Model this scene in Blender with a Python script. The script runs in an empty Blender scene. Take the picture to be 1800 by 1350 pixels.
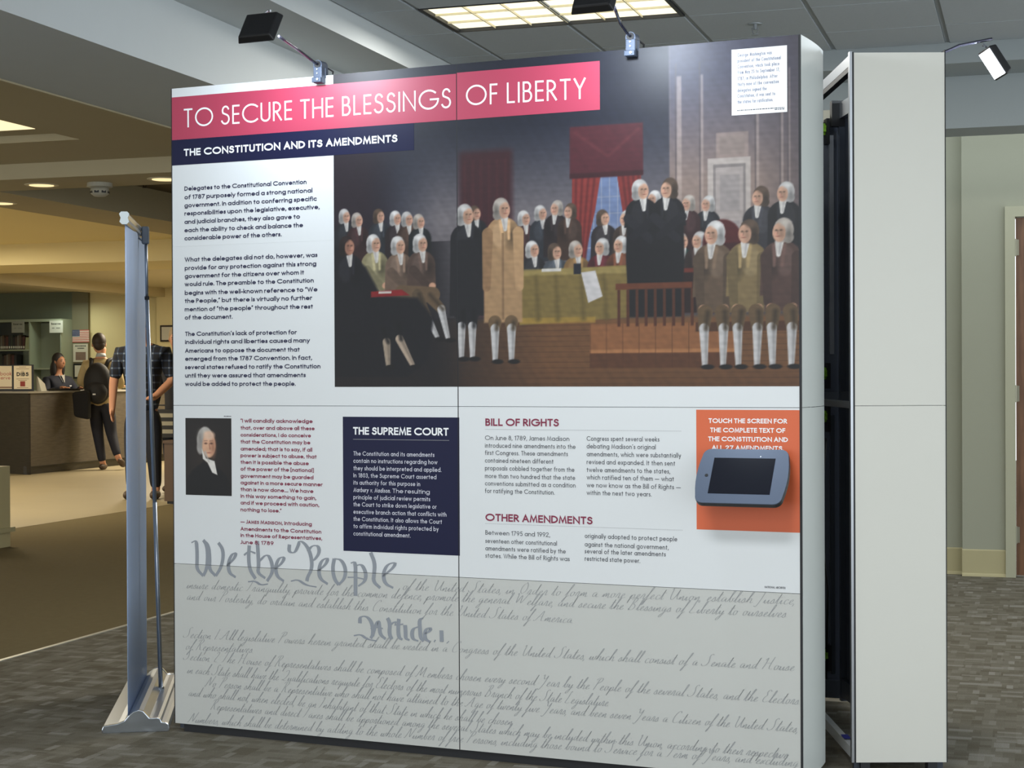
import bpy, math, random
import numpy as np
from mathutils import Vector, Matrix
random.seed(7)
SC = bpy.context.scene
COL = SC.collection
PI = math.pi

# ------------------------------------------------------------------ camera, world, lights, exposure
cam_d = bpy.data.cameras.new('camera')
cam_d.sensor_fit = 'HORIZONTAL'; cam_d.sensor_width = 36.0; cam_d.lens = 2891.55 / 1800 * 36.0
cam_d.clip_start = 0.05; cam_d.clip_end = 200
cam = bpy.data.objects.new('camera', cam_d); COL.objects.link(cam)
YAW, PITCH, ROLL = 0.30645, -0.0057, 0.00449
fw = Vector((-math.sin(YAW) * math.cos(PITCH), math.cos(YAW) * math.cos(PITCH), math.sin(PITCH)))
rt = Vector((math.cos(YAW), math.sin(YAW), 0.0)); up = rt.cross(fw)
r2 = rt * math.cos(ROLL) - up * math.sin(ROLL); u2 = up * math.cos(ROLL) + rt * math.sin(ROLL)
cam.matrix_world = Matrix(((r2.x, u2.x, -fw.x, 0), (r2.y, u2.y, -fw.y, 0), (r2.z, u2.z, -fw.z, 1.3053), (0, 0, 0, 1)))
SC.camera = cam
SC.view_settings.view_transform = 'Standard'; SC.view_settings.look = 'None'
SC.view_settings.exposure = 1.0; SC.view_settings.gamma = 1.0; SC.view_settings.use_curve_mapping = False
W = bpy.data.worlds.new('world'); SC.world = W; W.use_nodes = True
W.node_tree.nodes['Background'].inputs[0].default_value = (0.90, 0.96, 1.0, 1)
W.node_tree.nodes['Background'].inputs[1].default_value = 1.08

def area(name, loc, size, power, color, direction=(0, 0, -1), sy=None, spread=None):
    l = bpy.data.lights.new(name, 'AREA'); l.energy = power; l.color = color; l.size = size
    if sy: l.shape = 'RECTANGLE'; l.size_y = sy
    if spread: l.spread = spread
    o = bpy.data.objects.new(name, l); COL.objects.link(o); o.location = loc
    o.rotation_euler = Vector(direction).to_track_quat('-Z', 'Y').to_euler()
    return o
COOL = (0.80, 0.90, 1.0); WARM = (1.0, 0.88, 0.66); NEUT = (1.0, 0.97, 0.9)
area('ceiling_troffer_light', (-2.26, 7.84, 3.05), 1.1, 26, NEUT, sy=.5)
for x, y in ((-1.2, 2.6), (-1.2, -0.6)):
    area('ceiling_troffer_light', (x, y, 3.05), 1.15, 34, (0.96, 0.98, 1.0), sy=.55)
area('ceiling_troffer_light', (-5.9, 7.2, 2.76), .55, 3, WARM)
area('hall_light', (-9.6, 13.2, 2.86), 1.2, 52, WARM, sy=1.2)
area('hall_light', (-12.2, 15.4, 2.86), 1.4, 60, WARM, sy=1.0)
area('hall_light', (-11.6, 21.5, 2.76), 1.2, 92, WARM, sy=1.2)
area('hall_light', (-9.0, 22.8, 2.76), 1.2, 60, WARM, sy=1.2)
area('hall_light', (-5.0, 13.0, 2.86), 1.0, 3, WARM, sy=1.0)
area('shelf_light', (-15.6, 24.3, 2.6), .5, 4, (.9, 1, .85), sy=.2)
area('ceiling_troffer_light', (0.6, 7.9, 3.05), 1.1, 8, NEUT, sy=.55)

# ------------------------------------------------------------------ materials
def lin(c):
    r = []
    for v in c[:3]:
        v = v / 255.0
        r.append(v / 12.92 if v <= 0.04045 else ((v + 0.055) / 1.055) ** 2.4)
    return (r[0], r[1], r[2], 1.0)
MATS = {}
def mat(name, rgb, rough=0.6, metal=0.0, var=0.0, scale=8.0, bump=0.0, bscale=200.0, spec=0.5, emis=0.0, coat=0.0):
    if name in MATS: return MATS[name]
    m = bpy.data.materials.new(name); m.use_nodes = True; nt = m.node_tree; b = nt.nodes['Principled BSDF']
    col = lin(rgb)
    b.inputs['Base Color'].default_value = col; b.inputs['Roughness'].default_value = rough
    b.inputs['Metallic'].default_value = metal; b.inputs['Specular IOR Level'].default_value = spec
    b.inputs['Coat Weight'].default_value = coat
    tc = nt.nodes.new('ShaderNodeTexCoord')
    if var > 0:
        n = nt.nodes.new('ShaderNodeTexNoise'); n.inputs['Scale'].default_value = scale; n.inputs['Detail'].default_value = 4
        nt.links.new(tc.outputs['Object'], n.inputs['Vector'])
        r = nt.nodes.new('ShaderNodeMix'); r.data_type = 'RGBA'
        r.inputs[6].default_value = tuple(c * (1 - var) for c in col[:3]) + (1,)
        r.inputs[7].default_value = tuple(min(1, c * (1 + var)) for c in col[:3]) + (1,)
        nt.links.new(n.outputs['Fac'], r.inputs[0]); nt.links.new(r.outputs[2], b.inputs['Base Color'])
    if bump > 0:
        n2 = nt.nodes.new('ShaderNodeTexNoise'); n2.inputs['Scale'].default_value = bscale
        nt.links.new(tc.outputs['Object'], n2.inputs['Vector'])
        bp = nt.nodes.new('ShaderNodeBump'); bp.inputs['Strength'].default_value = bump; bp.inputs['Distance'].default_value = 0.01
        nt.links.new(n2.outputs['Fac'], bp.inputs['Height']); nt.links.new(bp.outputs['Normal'], b.inputs['Normal'])
    if emis > 0:
        b.inputs['Emission Color'].default_value = col; b.inputs['Emission Strength'].default_value = emis
    MATS[name] = m
    return m

def vmat(name, rough=0.42):
    m = bpy.data.materials.new(name); m.use_nodes = True; nt = m.node_tree; b = nt.nodes['Principled BSDF']
    a = nt.nodes.new('ShaderNodeVertexColor'); a.layer_name = 'ink'
    nt.links.new(a.outputs['Color'], b.inputs['Base Color']); b.inputs['Roughness'].default_value = rough; b.inputs['Specular IOR Level'].default_value = .4
    return m

def carpet_mat():
    m = bpy.data.materials.new('patterned_carpet'); m.use_nodes = True; nt = m.node_tree; b = nt.nodes['Principled BSDF']
    N = nt.nodes.new; L = nt.links.new
    b.inputs['Roughness'].default_value = 0.95; b.inputs['Specular IOR Level'].default_value = 0.1
    tc = N('ShaderNodeTexCoord')
    def snapnoise(sx, sy, scale, off):
        mp = N('ShaderNodeVectorMath'); mp.operation = 'SNAP'; mp.inputs[1].default_value = (sx, sy, 1)
        ad = N('ShaderNodeVectorMath'); ad.operation = 'ADD'; ad.inputs[1].default_value = (off, off * .7, 0)
        L(tc.outputs['Object'], ad.inputs[0]); L(ad.outputs[0], mp.inputs[0])
        n = N('ShaderNodeTexNoise'); n.inputs['Scale'].default_value = scale; n.inputs['Detail'].default_value = 1
        L(mp.outputs[0], n.inputs['Vector']); return n
    a = snapnoise(.085, .016, 14, 3.1); c = snapnoise(.026, .075, 14, 9.7); d = snapnoise(.04, .035, 10, 17.3)
    def ramp(n, p0, p1, c0, c1):
        r = N('ShaderNodeValToRGB'); r.color_ramp.elements[0].position = p0; r.color_ramp.elements[1].position = p1
        r.color_ramp.elements[0].color = c0; r.color_ramp.elements[1].color = c1
        L(n.outputs['Fac'], r.inputs[0]); return r
    k = (0, 0, 0, 1); w = (1, 1, 1, 1)
    ra = ramp(a, .56, .74, k, w); rc = ramp(c, .57, .72, k, w); rd = ramp(d, .35, .62, k, w)
    mx = N('ShaderNodeMath'); mx.operation = 'MAXIMUM'; L(ra.outputs[0], mx.inputs[0]); L(rc.outputs[0], mx.inputs[1])
    base = N('ShaderNodeMix'); base.data_type = 'RGBA'; base.inputs[6].default_value = lin((110, 104, 89)); base.inputs[7].default_value = lin((130, 125, 112))
    L(rd.outputs[0], base.inputs[0])
    top = N('ShaderNodeMix'); top.data_type = 'RGBA'; top.inputs[7].default_value = lin((156, 153, 143))
    L(mx.outputs[0], top.inputs[0]); L(base.outputs[2], top.inputs[6])
    f = N('ShaderNodeTexNoise'); f.inputs['Scale'].default_value = 260; L(tc.outputs['Object'], f.inputs['Vector'])
    big = N('ShaderNodeTexNoise'); big.inputs['Scale'].default_value = 1.2; L(tc.outputs['Object'], big.inputs['Vector'])
    mu = N('ShaderNodeMix'); mu.data_type = 'RGBA'; mu.blend_type = 'MULTIPLY'; mu.inputs[0].default_value = .55
    L(top.outputs[2], mu.inputs[6]); L(f.outputs['Fac'], mu.inputs[7])
    L(mu.outputs[2], b.inputs['Base Color'])
    bp = N('ShaderNodeBump'); bp.inputs['Strength'].default_value = .5; bp.inputs['Distance'].default_value = .004
    L(f.outputs['Fac'], bp.inputs['Height']); L(bp.outputs['Normal'], b.inputs['Normal'])
    return m

def plaid_mat():
    m = bpy.data.materials.new('plaid_cloth'); m.use_nodes = True; nt = m.node_tree; b = nt.nodes['Principled BSDF']
    N = nt.nodes.new; L = nt.links.new
    tc = N('ShaderNodeTexCoord'); sp = N('ShaderNodeSeparateXYZ'); L(tc.outputs['Object'], sp.inputs[0])
    outs = []
    for ax in (0, 2):
        a = N('ShaderNodeMath'); a.operation = 'MULTIPLY'; a.inputs[1].default_value = 13; L(sp.outputs[ax], a.inputs[0])
        fr = N('ShaderNodeMath'); fr.operation = 'FRACT'; L(a.outputs[0], fr.inputs[0])
        g = N('ShaderNodeMath'); g.operation = 'LESS_THAN'; g.inputs[1].default_value = .22; L(fr.outputs[0], g.inputs[0])
        outs.append(g)
    ad = N('ShaderNodeMath'); ad.operation = 'ADD'; L(outs[0].outputs[0], ad.inputs[0]); L(outs[1].outputs[0], ad.inputs[1])
    r = N('ShaderNodeValToRGB'); e = r.color_ramp.elements; e[0].color = lin((24, 28, 38)); e[0].position = 0
    e[1].position = 1; e[1].color = lin((120, 134, 150)); q = e.new(.5); q.color = lin((48, 60, 82))
    h = N('ShaderNodeMath'); h.operation = 'MULTIPLY'; h.inputs[1].default_value = .5; L(ad.outputs[0], h.inputs[0])
    L(h.outputs[0], r.inputs[0]); L(r.outputs[0], b.inputs['Base Color']); b.inputs['Roughness'].default_value = .9
    return m

def wood_mat(name, c0, c1, rough=.4, sc=(1, 1, 12)):
    m = bpy.data.materials.new(name); m.use_nodes = True; nt = m.node_tree; b = nt.nodes['Principled BSDF']
    N = nt.nodes.new; L = nt.links.new
    tc = N('ShaderNodeTexCoord'); mp = N('ShaderNodeMapping'); mp.inputs['Scale'].default_value = sc
    L(tc.outputs['Object'], mp.inputs[0]); n = N('ShaderNodeTexNoise'); n.inputs['Scale'].default_value = 6; n.inputs['Detail'].default_value = 6
    L(mp.outputs[0], n.inputs['Vector']); r = N('ShaderNodeValToRGB')
    r.color_ramp.elements[0].position = .35; r.color_ramp.elements[0].color = lin(c0)
    r.color_ramp.elements[1].position = .65; r.color_ramp.elements[1].color = lin(c1)
    L(n.outputs['Fac'], r.inputs[0]); L(r.outputs[0], b.inputs['Base Color']); b.inputs['Roughness'].default_value = rough
    return m

# ------------------------------------------------------------------ mesh helpers
class MB:
    def __init__(s): s.v = []; s.f = []
    def add(s, vs, fs):
        o = len(s.v); s.v += [tuple(v) for v in vs]; s.f += [tuple(i + o for i in f) for f in fs]; return s
    def box(s, x0, x1, y0, y1, z0, z1):
        return s.add([(x0, y0, z0), (x1, y0, z0), (x1, y1, z0), (x0, y1, z0), (x0, y0, z1), (x1, y0, z1), (x1, y1, z1), (x0, y1, z1)],
                     [(0, 3, 2, 1), (4, 5, 6, 7), (0, 1, 5, 4), (1, 2, 6, 5), (2, 3, 7, 6), (3, 0, 4, 7)])
    def hexa(s, p):   # eight corners, bottom ring then top ring
        return s.add(p, [(0, 3, 2, 1), (4, 5, 6, 7), (0, 1, 5, 4), (1, 2, 6, 5), (2, 3, 7, 6), (3, 0, 4, 7)])
    def prism(s, poly, a, b, fn):   # poly in 2-D, extruded between a and b; fn(p, q, t) -> xyz
        n = len(poly); vs = [fn(p, q, a) for p, q in poly] + [fn(p, q, b) for p, q in poly]
        fs = [tuple(range(n))[::-1], tuple(range(n, 2 * n))] + [(i, (i + 1) % n, n + (i + 1) % n, n + i) for i in range(n)]
        return s.add(vs, fs)
    def tube(s, pts, r, seg=12):
        pts = [Vector(p) for p in pts]; rs = r if isinstance(r, (list, tuple)) else [r] * len(pts)
        vs = []; fs = []
        for i, p in enumerate(pts):
            t = (pts[min(i + 1, len(pts) - 1)] - pts[max(i - 1, 0)]).normalized()
            a = t.cross(Vector((0, 0, 1)) if abs(t.z) < .95 else Vector((1, 0, 0))).normalized(); b = t.cross(a)
            for k in range(seg):
                an = 2 * PI * k / seg; vs.append(p + (a * math.cos(an) + b * math.sin(an)) * rs[i])
        for i in range(len(pts) - 1):
            for k in range(seg):
                k2 = (k + 1) % seg; fs.append((i * seg + k, i * seg + k2, (i + 1) * seg + k2, (i + 1) * seg + k))
        fs.append(tuple(range(seg))[::-1]); fs.append(tuple(range((len(pts) - 1) * seg, len(pts) * seg)))
        return s.add(vs, fs)
    def lathe(s, prof, c, seg=24):
        vs = []; fs = []; n = len(prof)
        for r, z in prof:
            for k in range(seg):
                a = 2 * PI * k / seg; vs.append((c[0] + r * math.cos(a), c[1] + r * math.sin(a), c[2] + z))
        for i in range(n - 1):
            for k in range(seg):
                k2 = (k + 1) % seg; fs.append((i * seg + k, i * seg + k2, (i + 1) * seg + k2, (i + 1) * seg + k))
        fs.append(tuple(range(seg))[::-1]); fs.append(tuple(range((n - 1) * seg, n * seg)))
        return s.add(vs, fs)
    def ball(s, c, r, seg=14, rings=9):
        r = r if isinstance(r, (list, tuple)) else (r, r, r); vs = [(c[0], c[1], c[2] - r[2])]; fs = []
        for i in range(1, rings):
            t = -PI / 2 + PI * i / rings
            for k in range(seg):
                a = 2 * PI * k / seg; vs.append((c[0] + r[0] * math.cos(t) * math.cos(a), c[1] + r[1] * math.cos(t) * math.sin(a), c[2] + r[2] * math.sin(t)))
        vs.append((c[0], c[1], c[2] + r[2])); T = len(vs) - 1
        for k in range(seg):
            k2 = (k + 1) % seg; fs.append((0, 1 + k2, 1 + k)); fs.append((T, T - seg + k, T - seg + k2))
            for i in range(rings - 2): fs.append((1 + i * seg + k, 1 + i * seg + k2, 1 + (i + 1) * seg + k2, 1 + (i + 1) * seg + k))
        return s.add(vs, fs)
    def build(s, name, m, parent=None, bevel=0.0, smooth=False, label=None, loc=None):
        me = bpy.data.meshes.new(name); me.from_pydata(s.v, [], s.f); me.update()
        if m: me.materials.append(m)
        o = bpy.data.objects.new(name, me); COL.objects.link(o)
        if parent: o.parent = parent
        if loc: o.location = loc
        if smooth: me.polygons.foreach_set('use_smooth', [True] * len(me.polygons))
        if bevel:
            b = o.modifiers.new('bevel', 'BEVEL'); b.width = bevel; b.segments = 2; b.limit_method = 'ANGLE'
        if label: o['label'] = label
        return o

def tag(o, label, cat, group=None):
    o['label'] = label; o['category'] = cat
    if group: o['group'] = group
    return o
def thing(name, label, cat, loc=(0, 0, 0), rz=0.0, group=None):
    o = bpy.data.objects.new(name, None); COL.objects.link(o); o.location = loc; o.rotation_euler = (0, 0, rz)
    o.empty_display_size = .1
    return tag(o, label, cat, group)
def struct(o): o['kind'] = 'structure'; return o
def dup(root, loc, rz, label=None):
    r = root.copy(); COL.objects.link(r); r.location = loc; r.rotation_euler = (0, 0, rz)
    if label: r['label'] = label
    for ch in list(root.children):
        c = ch.copy(); COL.objects.link(c); c.parent = r
        for g in ch.children:
            d = g.copy(); COL.objects.link(d); d.parent = c
    return r

# ------------------------------------------------------------------ room shell
M_carpet = carpet_mat()
M_paint = mat('grey_green_paint', (158, 160, 142), .7, var=.03, scale=1.5, bump=.05)
M_ceil = mat('ceiling_plaster', (198, 204, 206), .8, var=.02)
M_yellow = mat('cream_paint', (224, 208, 156), .7, var=.03, scale=1)
M_warmceil = mat('warm_plaster', (190, 178, 146), .8, var=.03, scale=1)
M_shaded = mat('shaded_plaster', (104, 92, 72), .8, var=.05, scale=1)  # darker colour stands in for the shade of the unlit ceiling recess
M_tile = mat('mineral_tile', (182, 190, 196), .9, var=.05, scale=60, bump=.15)
M_grid = mat('tee_bar', (150, 156, 160), .5)
M_base = mat('rubber_baseboard', (178, 170, 132), .6)

fl = struct(MB().box(-4.53, 4, -3, 25.5, -.06, 0).build('floor', M_carpet))
M_brown = mat('brown_carpet', (114, 103, 76), .95, var=.10, scale=22, bump=.5, bscale=500, spec=.1)
struct(MB().box(-8.36, -4.53, -3, 25.5, -.06, 0).build('floor', M_brown))
struct(MB().box(-22, -8.36, -3, 25.5, -.06, 0.002).build('floor', mat('beige_vinyl', (156, 144, 116), .45, var=.06, scale=2.5)))
struct(MB().box(-4.54, -4.515, 2, 20, 0, .004).build('trim_1', mat('strip_metal', (190, 190, 180), .4, .6)))

ce = struct(MB().box(-3.2, 4, -3, 9.25, 3.14, 3.2).build('ceiling', M_ceil))
def cpart(name, m, *b):
    return MB().box(*b).build(name, m, ce)
cpart('bulkhead', M_ceil, -3.6, -3.2, -3, 10.3, 2.96, 3.25)
cpart('bulkhead', M_ceil, -4.43, -3.6, -3, 10.26, 2.65, 3.25)
cpart('trim_lip', M_warmceil, -4.45, -4.43, -3, 9.66, 2.642, 2.76)
cpart('soffit', M_warmceil, -5.55, -4.43, -3, 9.67, 2.755, 3.2)
cpart('soffit', M_warmceil, -13, -5.55, 8.8, 9.67, 2.755, 3.2)
cpart('soffit', M_warmceil, -13, -5.55, -3, 8.8, 2.80, 3.2)
cpart('beam', M_warmceil, -21, -3.6, 9.67, 10.26, 2.65, 3.2)
cpart('soffit', M_shaded, -7.15, -2, 10.26, 17.05, 2.9, 3.2)
cpart('beam', M_warmceil, -7.8, -7.15, 10.26, 17.05, 2.65, 3.2)
cpart('soffit', M_yellow, -21, -7.8, 10.26, 17.05, 2.9, 3.2)
cpart('beam', M_yellow, -21, -2, 17.05, 18.4, 2.65, 3.2)
cpart('soffit', M_warmceil, -14.04, -2, 18.4, 25.3, 2.8, 3.2)
cpart('beam', M_warmceil, -14.4, -14.04, 18.4, 25.0, 2.65, 3.2)
cpart('soffit', M_warmceil, -21, -14.4, 18.4, 25.0, 2.78, 3.2)
# ceiling tiles on exposed bars
xs = [-3.2, -2.87, -2.26, -1.65, -1.045, -.436, .175, .785, 1.395]
ys = [9.25, 8.76, 8.13, 7.55, 6.94, 6.33, 5.72, 5.11, 4.5]
for j in range(len(ys) - 1):
    for i in range(len(xs) - 1):
        if ys[j] == 8.13 and xs[i] in (-2.87, -2.26): continue
        t = MB().box(xs[i] + .014, xs[i + 1] - .014, ys[j + 1] + .006, ys[j] - .006, 3.096, 3.125).build('ceiling_tile', M_tile, ce)
g = MB()
for x in xs: g.box(x - .012, x + .012, 4.5, 9.25, 3.104, 3.14)
for y in ys: g.box(-3.2, 1.4, y - .012, y + .012, 3.106, 3.139)
o = g.build('suspension_grid', M_grid, ce)

# bulkhead and wall on the right
struct(MB().box(-2.4, 4, 9.25, 9.66, 2.984, 3.25).build('wall_front', mat('fascia_paint', (158, 166, 168), .8)))
struct(MB().box(-2.4, 4, 9.66, 10.0, 2.69, 3.25).build('wall_upper', MATS['fascia_paint']))
wr = struct(MB().box(-.432, -.165, 10.95, 11.15, 0, 3.2).build('wall_right', M_paint))
struct(MB().box(-2.4, -.40, 11.03, 11.15, 0, 3.2).build('wall_recess', M_paint))
struct(MB().box(-.165, 4, 10.95, 11.15, 2.34, 3.2).build('wall_header', M_paint))
struct(MB().box(.95, 4, 10.95, 11.15, 0, 2.34).build('wall_end', M_paint))
struct(MB().box(-2.5, -2.4, 10.3, 25.3, 0, 3.2).build('wall_inner', M_paint))
def bb(nm, x0, x1, y):
    prof = [(0, 0), (-.022, 0), (-.018, .012), (-.01, .02), (-.008, .165), (0, .172)]
    struct(MB().prism(prof, x0, x1, lambda p, q, t: (t, y + p, q)).build(nm, M_base))
struct(MB().box(-22.1, -22, -3, 25.3, 0, 3.2).build('wall_west', M_yellow))
bb('baseboard_right', -.434, -.165, 10.95); bb('baseboard_recess', -2.4, -.432, 11.03)
M_frame = mat('door_frame_paint', (176, 176, 152), .5)
dr = struct(MB().box(-.10, .90, 10.97, 11.01, .012, 2.29).build('door_1', wood_mat('oak_veneer', (104, 72, 50), (126, 90, 64), .35, (6, 6, .8))))
MB().box(-.165, -.104, 10.925, 11.1, 0, 2.294).build('door_frame', M_frame, dr)
MB().box(.904, .965, 10.925, 11.1, 0, 2.294).build('door_frame', M_frame, dr)
MB().box(-.165, .965, 10.925, 11.1, 2.294, 2.36).build('door_frame', M_frame, dr)
for z in (2.1, 1.17, .27):
    h = MB().tube([(-.103, 10.955, z - .055), (-.103, 10.955, z + .055)], .009)
    h.box(-.125, -.08, 10.953, 10.965, z - .05, z + .05)
    hh = h.build('hinge', mat('hinge_steel', (150, 148, 130), .4, .7), dr)
hd = MB().tube([(.83, 10.965, 1.0), (.83, 10.9, 1.0), (.72, 10.9, 1.0)], .011).build('door_handle', MATS['hinge_steel'], dr)

# far walls
struct(MB().box(-15.58, -14.2, 25.0, 25.2, 0, 3.2).build('wall_back', M_yellow))
struct(MB().box(-14.2, -2.4, 24.86, 25.2, 0, 3.2).build('wall_rear', M_yellow))
struct(MB().box(-15.9, -15.58, 24.94, 25.2, 0, 3.2).build('wall_column', mat('column_paint', (120, 116, 92), .7)))
struct(MB().box(-21, -15.9, 25.0, 25.2, 0, 3.2).build('wall_left', mat('alcove_paint', (104, 110, 92), .7, var=.03)))
lw = tag(MB().box(-8.6, -7.505, 10.7, 10.9, 0, .62).build('half_wall', mat('half_wall_paint', (186, 176, 136), .7)), 'low cream half wall end at the left edge of the picture', 'wall')
MB().box(-8.6, -7.48, 10.67, 10.93, .115, .15).build('ledge', M_base, lw)

# ------------------------------------------------------------------ printed lettering: a stroke alphabet, cap height 100
FONT = {
'A':(62,"0 0 31 100 62 0;12 34 50 34"),'B':(39,"0 0 0 100 16 100 C 16 77 18 23 90 -90 0 54;16 54 C 18 27 21 27 90 -90 0 0"),
'C':(84,"C 50 50 50 50 47 313"),'D':(60,"0 0 0 100 12 100 C 12 50 48 50 90 -90 0 0"),'E':(34,"34 100 0 100 0 0 34 0;0 52 32 52"),
'F':(31,"31 100 0 100 0 0;0 52 29 52"),'G':(97,"C 50 50 50 50 47 360;97 50 60 50"),'H':(52,"0 0 0 100;52 0 52 100;0 52 52 52"),
'I':(0,"0 0 0 100"),'J':(20,"20 100 20 18 C 2 18 18 18 0 -100"),'K':(46,"0 0 0 100;44 100 2 50 48 0"),'L':(32,"0 100 0 0 32 0"),
'M':(76,"0 0 11 100 38 10 65 100 76 0"),'N':(60,"0 0 0 100 60 0 60 100"),'O':(100,"C 50 50 50 50 0 360"),
'P':(37,"0 0 0 100 12 100 C 12 74 25 26 90 -90 0 48"),'Q':(100,"C 50 50 50 50 0 360;56 34 96 -4"),
'R':(42,"0 0 0 100 12 100 C 12 74 25 26 90 -90 0 48;14 48 42 0"),'S':(42,"C 22 76 18 24 25 215 C 20 27 22 27 62 -155"),
'T':(44,"0 100 44 100;22 100 22 0"),'U':(48,"0 100 0 26 C 24 24 24 24 180 360 48 100"),'V':(58,"0 100 29 0 58 100"),
'W':(92,"0 100 24 0 46 100 68 0 92 100"),'X':(50,"0 0 48 100;2 100 50 0"),'Y':(50,"0 100 25 48 50 100;25 48 25 0"),'Z':(48,"2 100 46 100 0 0 48 0"),
'a':(54,"C 27 30 27 30 0 360;54 60 54 0"),'b':(54,"0 106 0 0;C 27 30 27 30 0 360"),'c':(44,"C 28 30 28 30 50 310"),
'd':(54,"C 27 30 27 30 0 360;54 106 54 0"),'e':(55,"3 30 52 30;C 28 30 27 30 0 318"),'f':(24,"8 0 8 84 C 24 84 16 20 180 80;0 58 24 58"),
'g':(54,"C 27 30 27 30 0 360;54 60 54 -12 C 29 -12 25 22 0 -150"),'h':(42,"0 106 0 0;0 34 C 21 36 21 24 180 0 42 0"),
'i':(0,"0 60 0 0;0 93 0 94"),'j':(2,"2 60 2 -32;2 93 2 94"),'k':(40,"0 106 0 0;36 60 2 32 40 0"),'l':(0,"0 106 0 0"),
'm':(72,"0 60 0 0;0 38 C 18 40 18 20 180 0 36 0;36 38 C 54 40 18 20 180 0 72 0"),'n':(42,"0 60 0 0;0 34 C 21 36 21 24 180 0 42 0"),
'o':(56,"C 28 30 28 30 0 360"),'p':(54,"0 60 0 -34;C 27 30 27 30 0 360"),'q':(54,"54 60 54 -34;C 27 30 27 30 0 360"),
'r':(22,"0 60 0 0;0 34 C 20 36 20 24 180 80"),'s':(27,"C 14 45 12 15 25 225 C 12.5 15 14 15 60 -155"),'t':(26,"13 86 13 0;0 60 26 60"),
'u':(40,"0 60 0 22 C 20 21 20 21 180 360 40 60;40 60 40 0"),'v':(42,"0 60 21 0 42 60"),'w':(72,"0 60 18 0 36 60 54 0 72 60"),
'x':(36,"0 0 36 60;0 60 36 0"),'y':(42,"0 60 21 2;42 60 8 -34"),'z':(36,"2 60 34 60 0 0 36 0"),
'0':(48,"C 24 50 24 50 0 360"),'1':(24,"6 84 22 100 22 0"),'2':(46,"C 22 77 21 23 170 -25 0 0 46 0"),'3':(42,"C 20 76 18 24 150 -90;C 20 27 22 26 90 -150"),
'5':(44,"40 100 12 100 6 58 C 20 32 23 32 115 -140"),'7':(44,"0 100 44 100 12 0"),'8':(46,"C 23 77 18 23 0 360;C 23 27 23 27 0 360"),
'9':(46,"C 23 70 23 30 0 360;45 62 18 0"),'.':(0,"0 0 0 3"),',':(4,"4 4 -2 -16"),';':(4,"4 4 -2 -16;4 54 4 57"),'’':(4,"4 104 -2 86"),
'“':(16,"0 86 4 104;12 86 16 104"),'”':(16,"4 104 0 86;16 104 12 86"),'-':(22,"0 34 22 34"),'—':(84,"0 34 84 34"),
'[':(12,"12 110 0 110 0 -20 12 -20"),']':(12,"0 110 12 110 12 -20 0 -20"),'!':(0,"0 100 0 30;0 0 0 3")}
def parse(spec, step):
    out = []
    for path in spec.split(';'):
        tk = path.split(); i = 0; pts = []
        while i < len(tk):
            if tk[i] == 'C':
                cx, cy, rx, ry, a0, a1 = map(float, tk[i + 1:i + 7]); i += 7
                n = max(2, int(abs(a1 - a0) / step))
                for k in range(n + 1):
                    a = math.radians(a0 + (a1 - a0) * k / n); pts.append((cx + rx * math.cos(a), cy + ry * math.sin(a)))
            else:
                pts.append((float(tk[i]), float(tk[i + 1]))); i += 2
        q = [pts[0]]
        for p in pts[1:]:
            if math.hypot(p[0] - q[-1][0], p[1] - q[-1][1]) > .8: q.append(p)
        out.append(q)
    return out
GC = {}
def glyph(ch, step=24):
    if (ch, step) not in GC:
        G_ = parse(FONT[ch][1], step)
        if ch.islower(): G_ = [[(x, y * 1.09 if 0 < y <= 62 else (y if y <= 0 else 67.6 + (y - 62) * .873)) for x, y in p] for p in G_]
        GC[(ch, step)] = G_
    return GC[(ch, step)]
def ribbon(mb, pts, w, off):
    P = [np.array(p, float) for p in pts]; n = len(P)
    if n < 2: return
    closed = np.linalg.norm(P[0] - P[-1]) < w * .2 and n > 4
    h = w / 2
    D = [(P[i + 1] - P[i]) / max(1e-9, np.linalg.norm(P[i + 1] - P[i])) for i in range(n - 1)]
    if not closed: P[0] = P[0] - D[0] * h; P[-1] = P[-1] + D[-1] * h
    vs = []
    for i in range(n):
        if closed and i in (0, n - 1): d0, d1 = D[-1], D[0]
        else: d0, d1 = D[max(0, i - 1)], D[min(n - 2, i)]
        n0 = np.array([-d0[1], d0[0]]); n1 = np.array([-d1[1], d1[0]]); m = n0 + n1; L = np.linalg.norm(m)
        if L < .3: m = n1; k = 1
        else: m = m / L; k = min(2.2, 1 / max(.3, float(m @ n1)))
        vs += [P[i] + m * h * k, P[i] - m * h * k]
    mb.add([(v[0], off, v[1]) for v in vs], [(2 * i, 2 * i + 1, 2 * i + 3, 2 * i + 2) for i in range(n - 1)])
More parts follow.
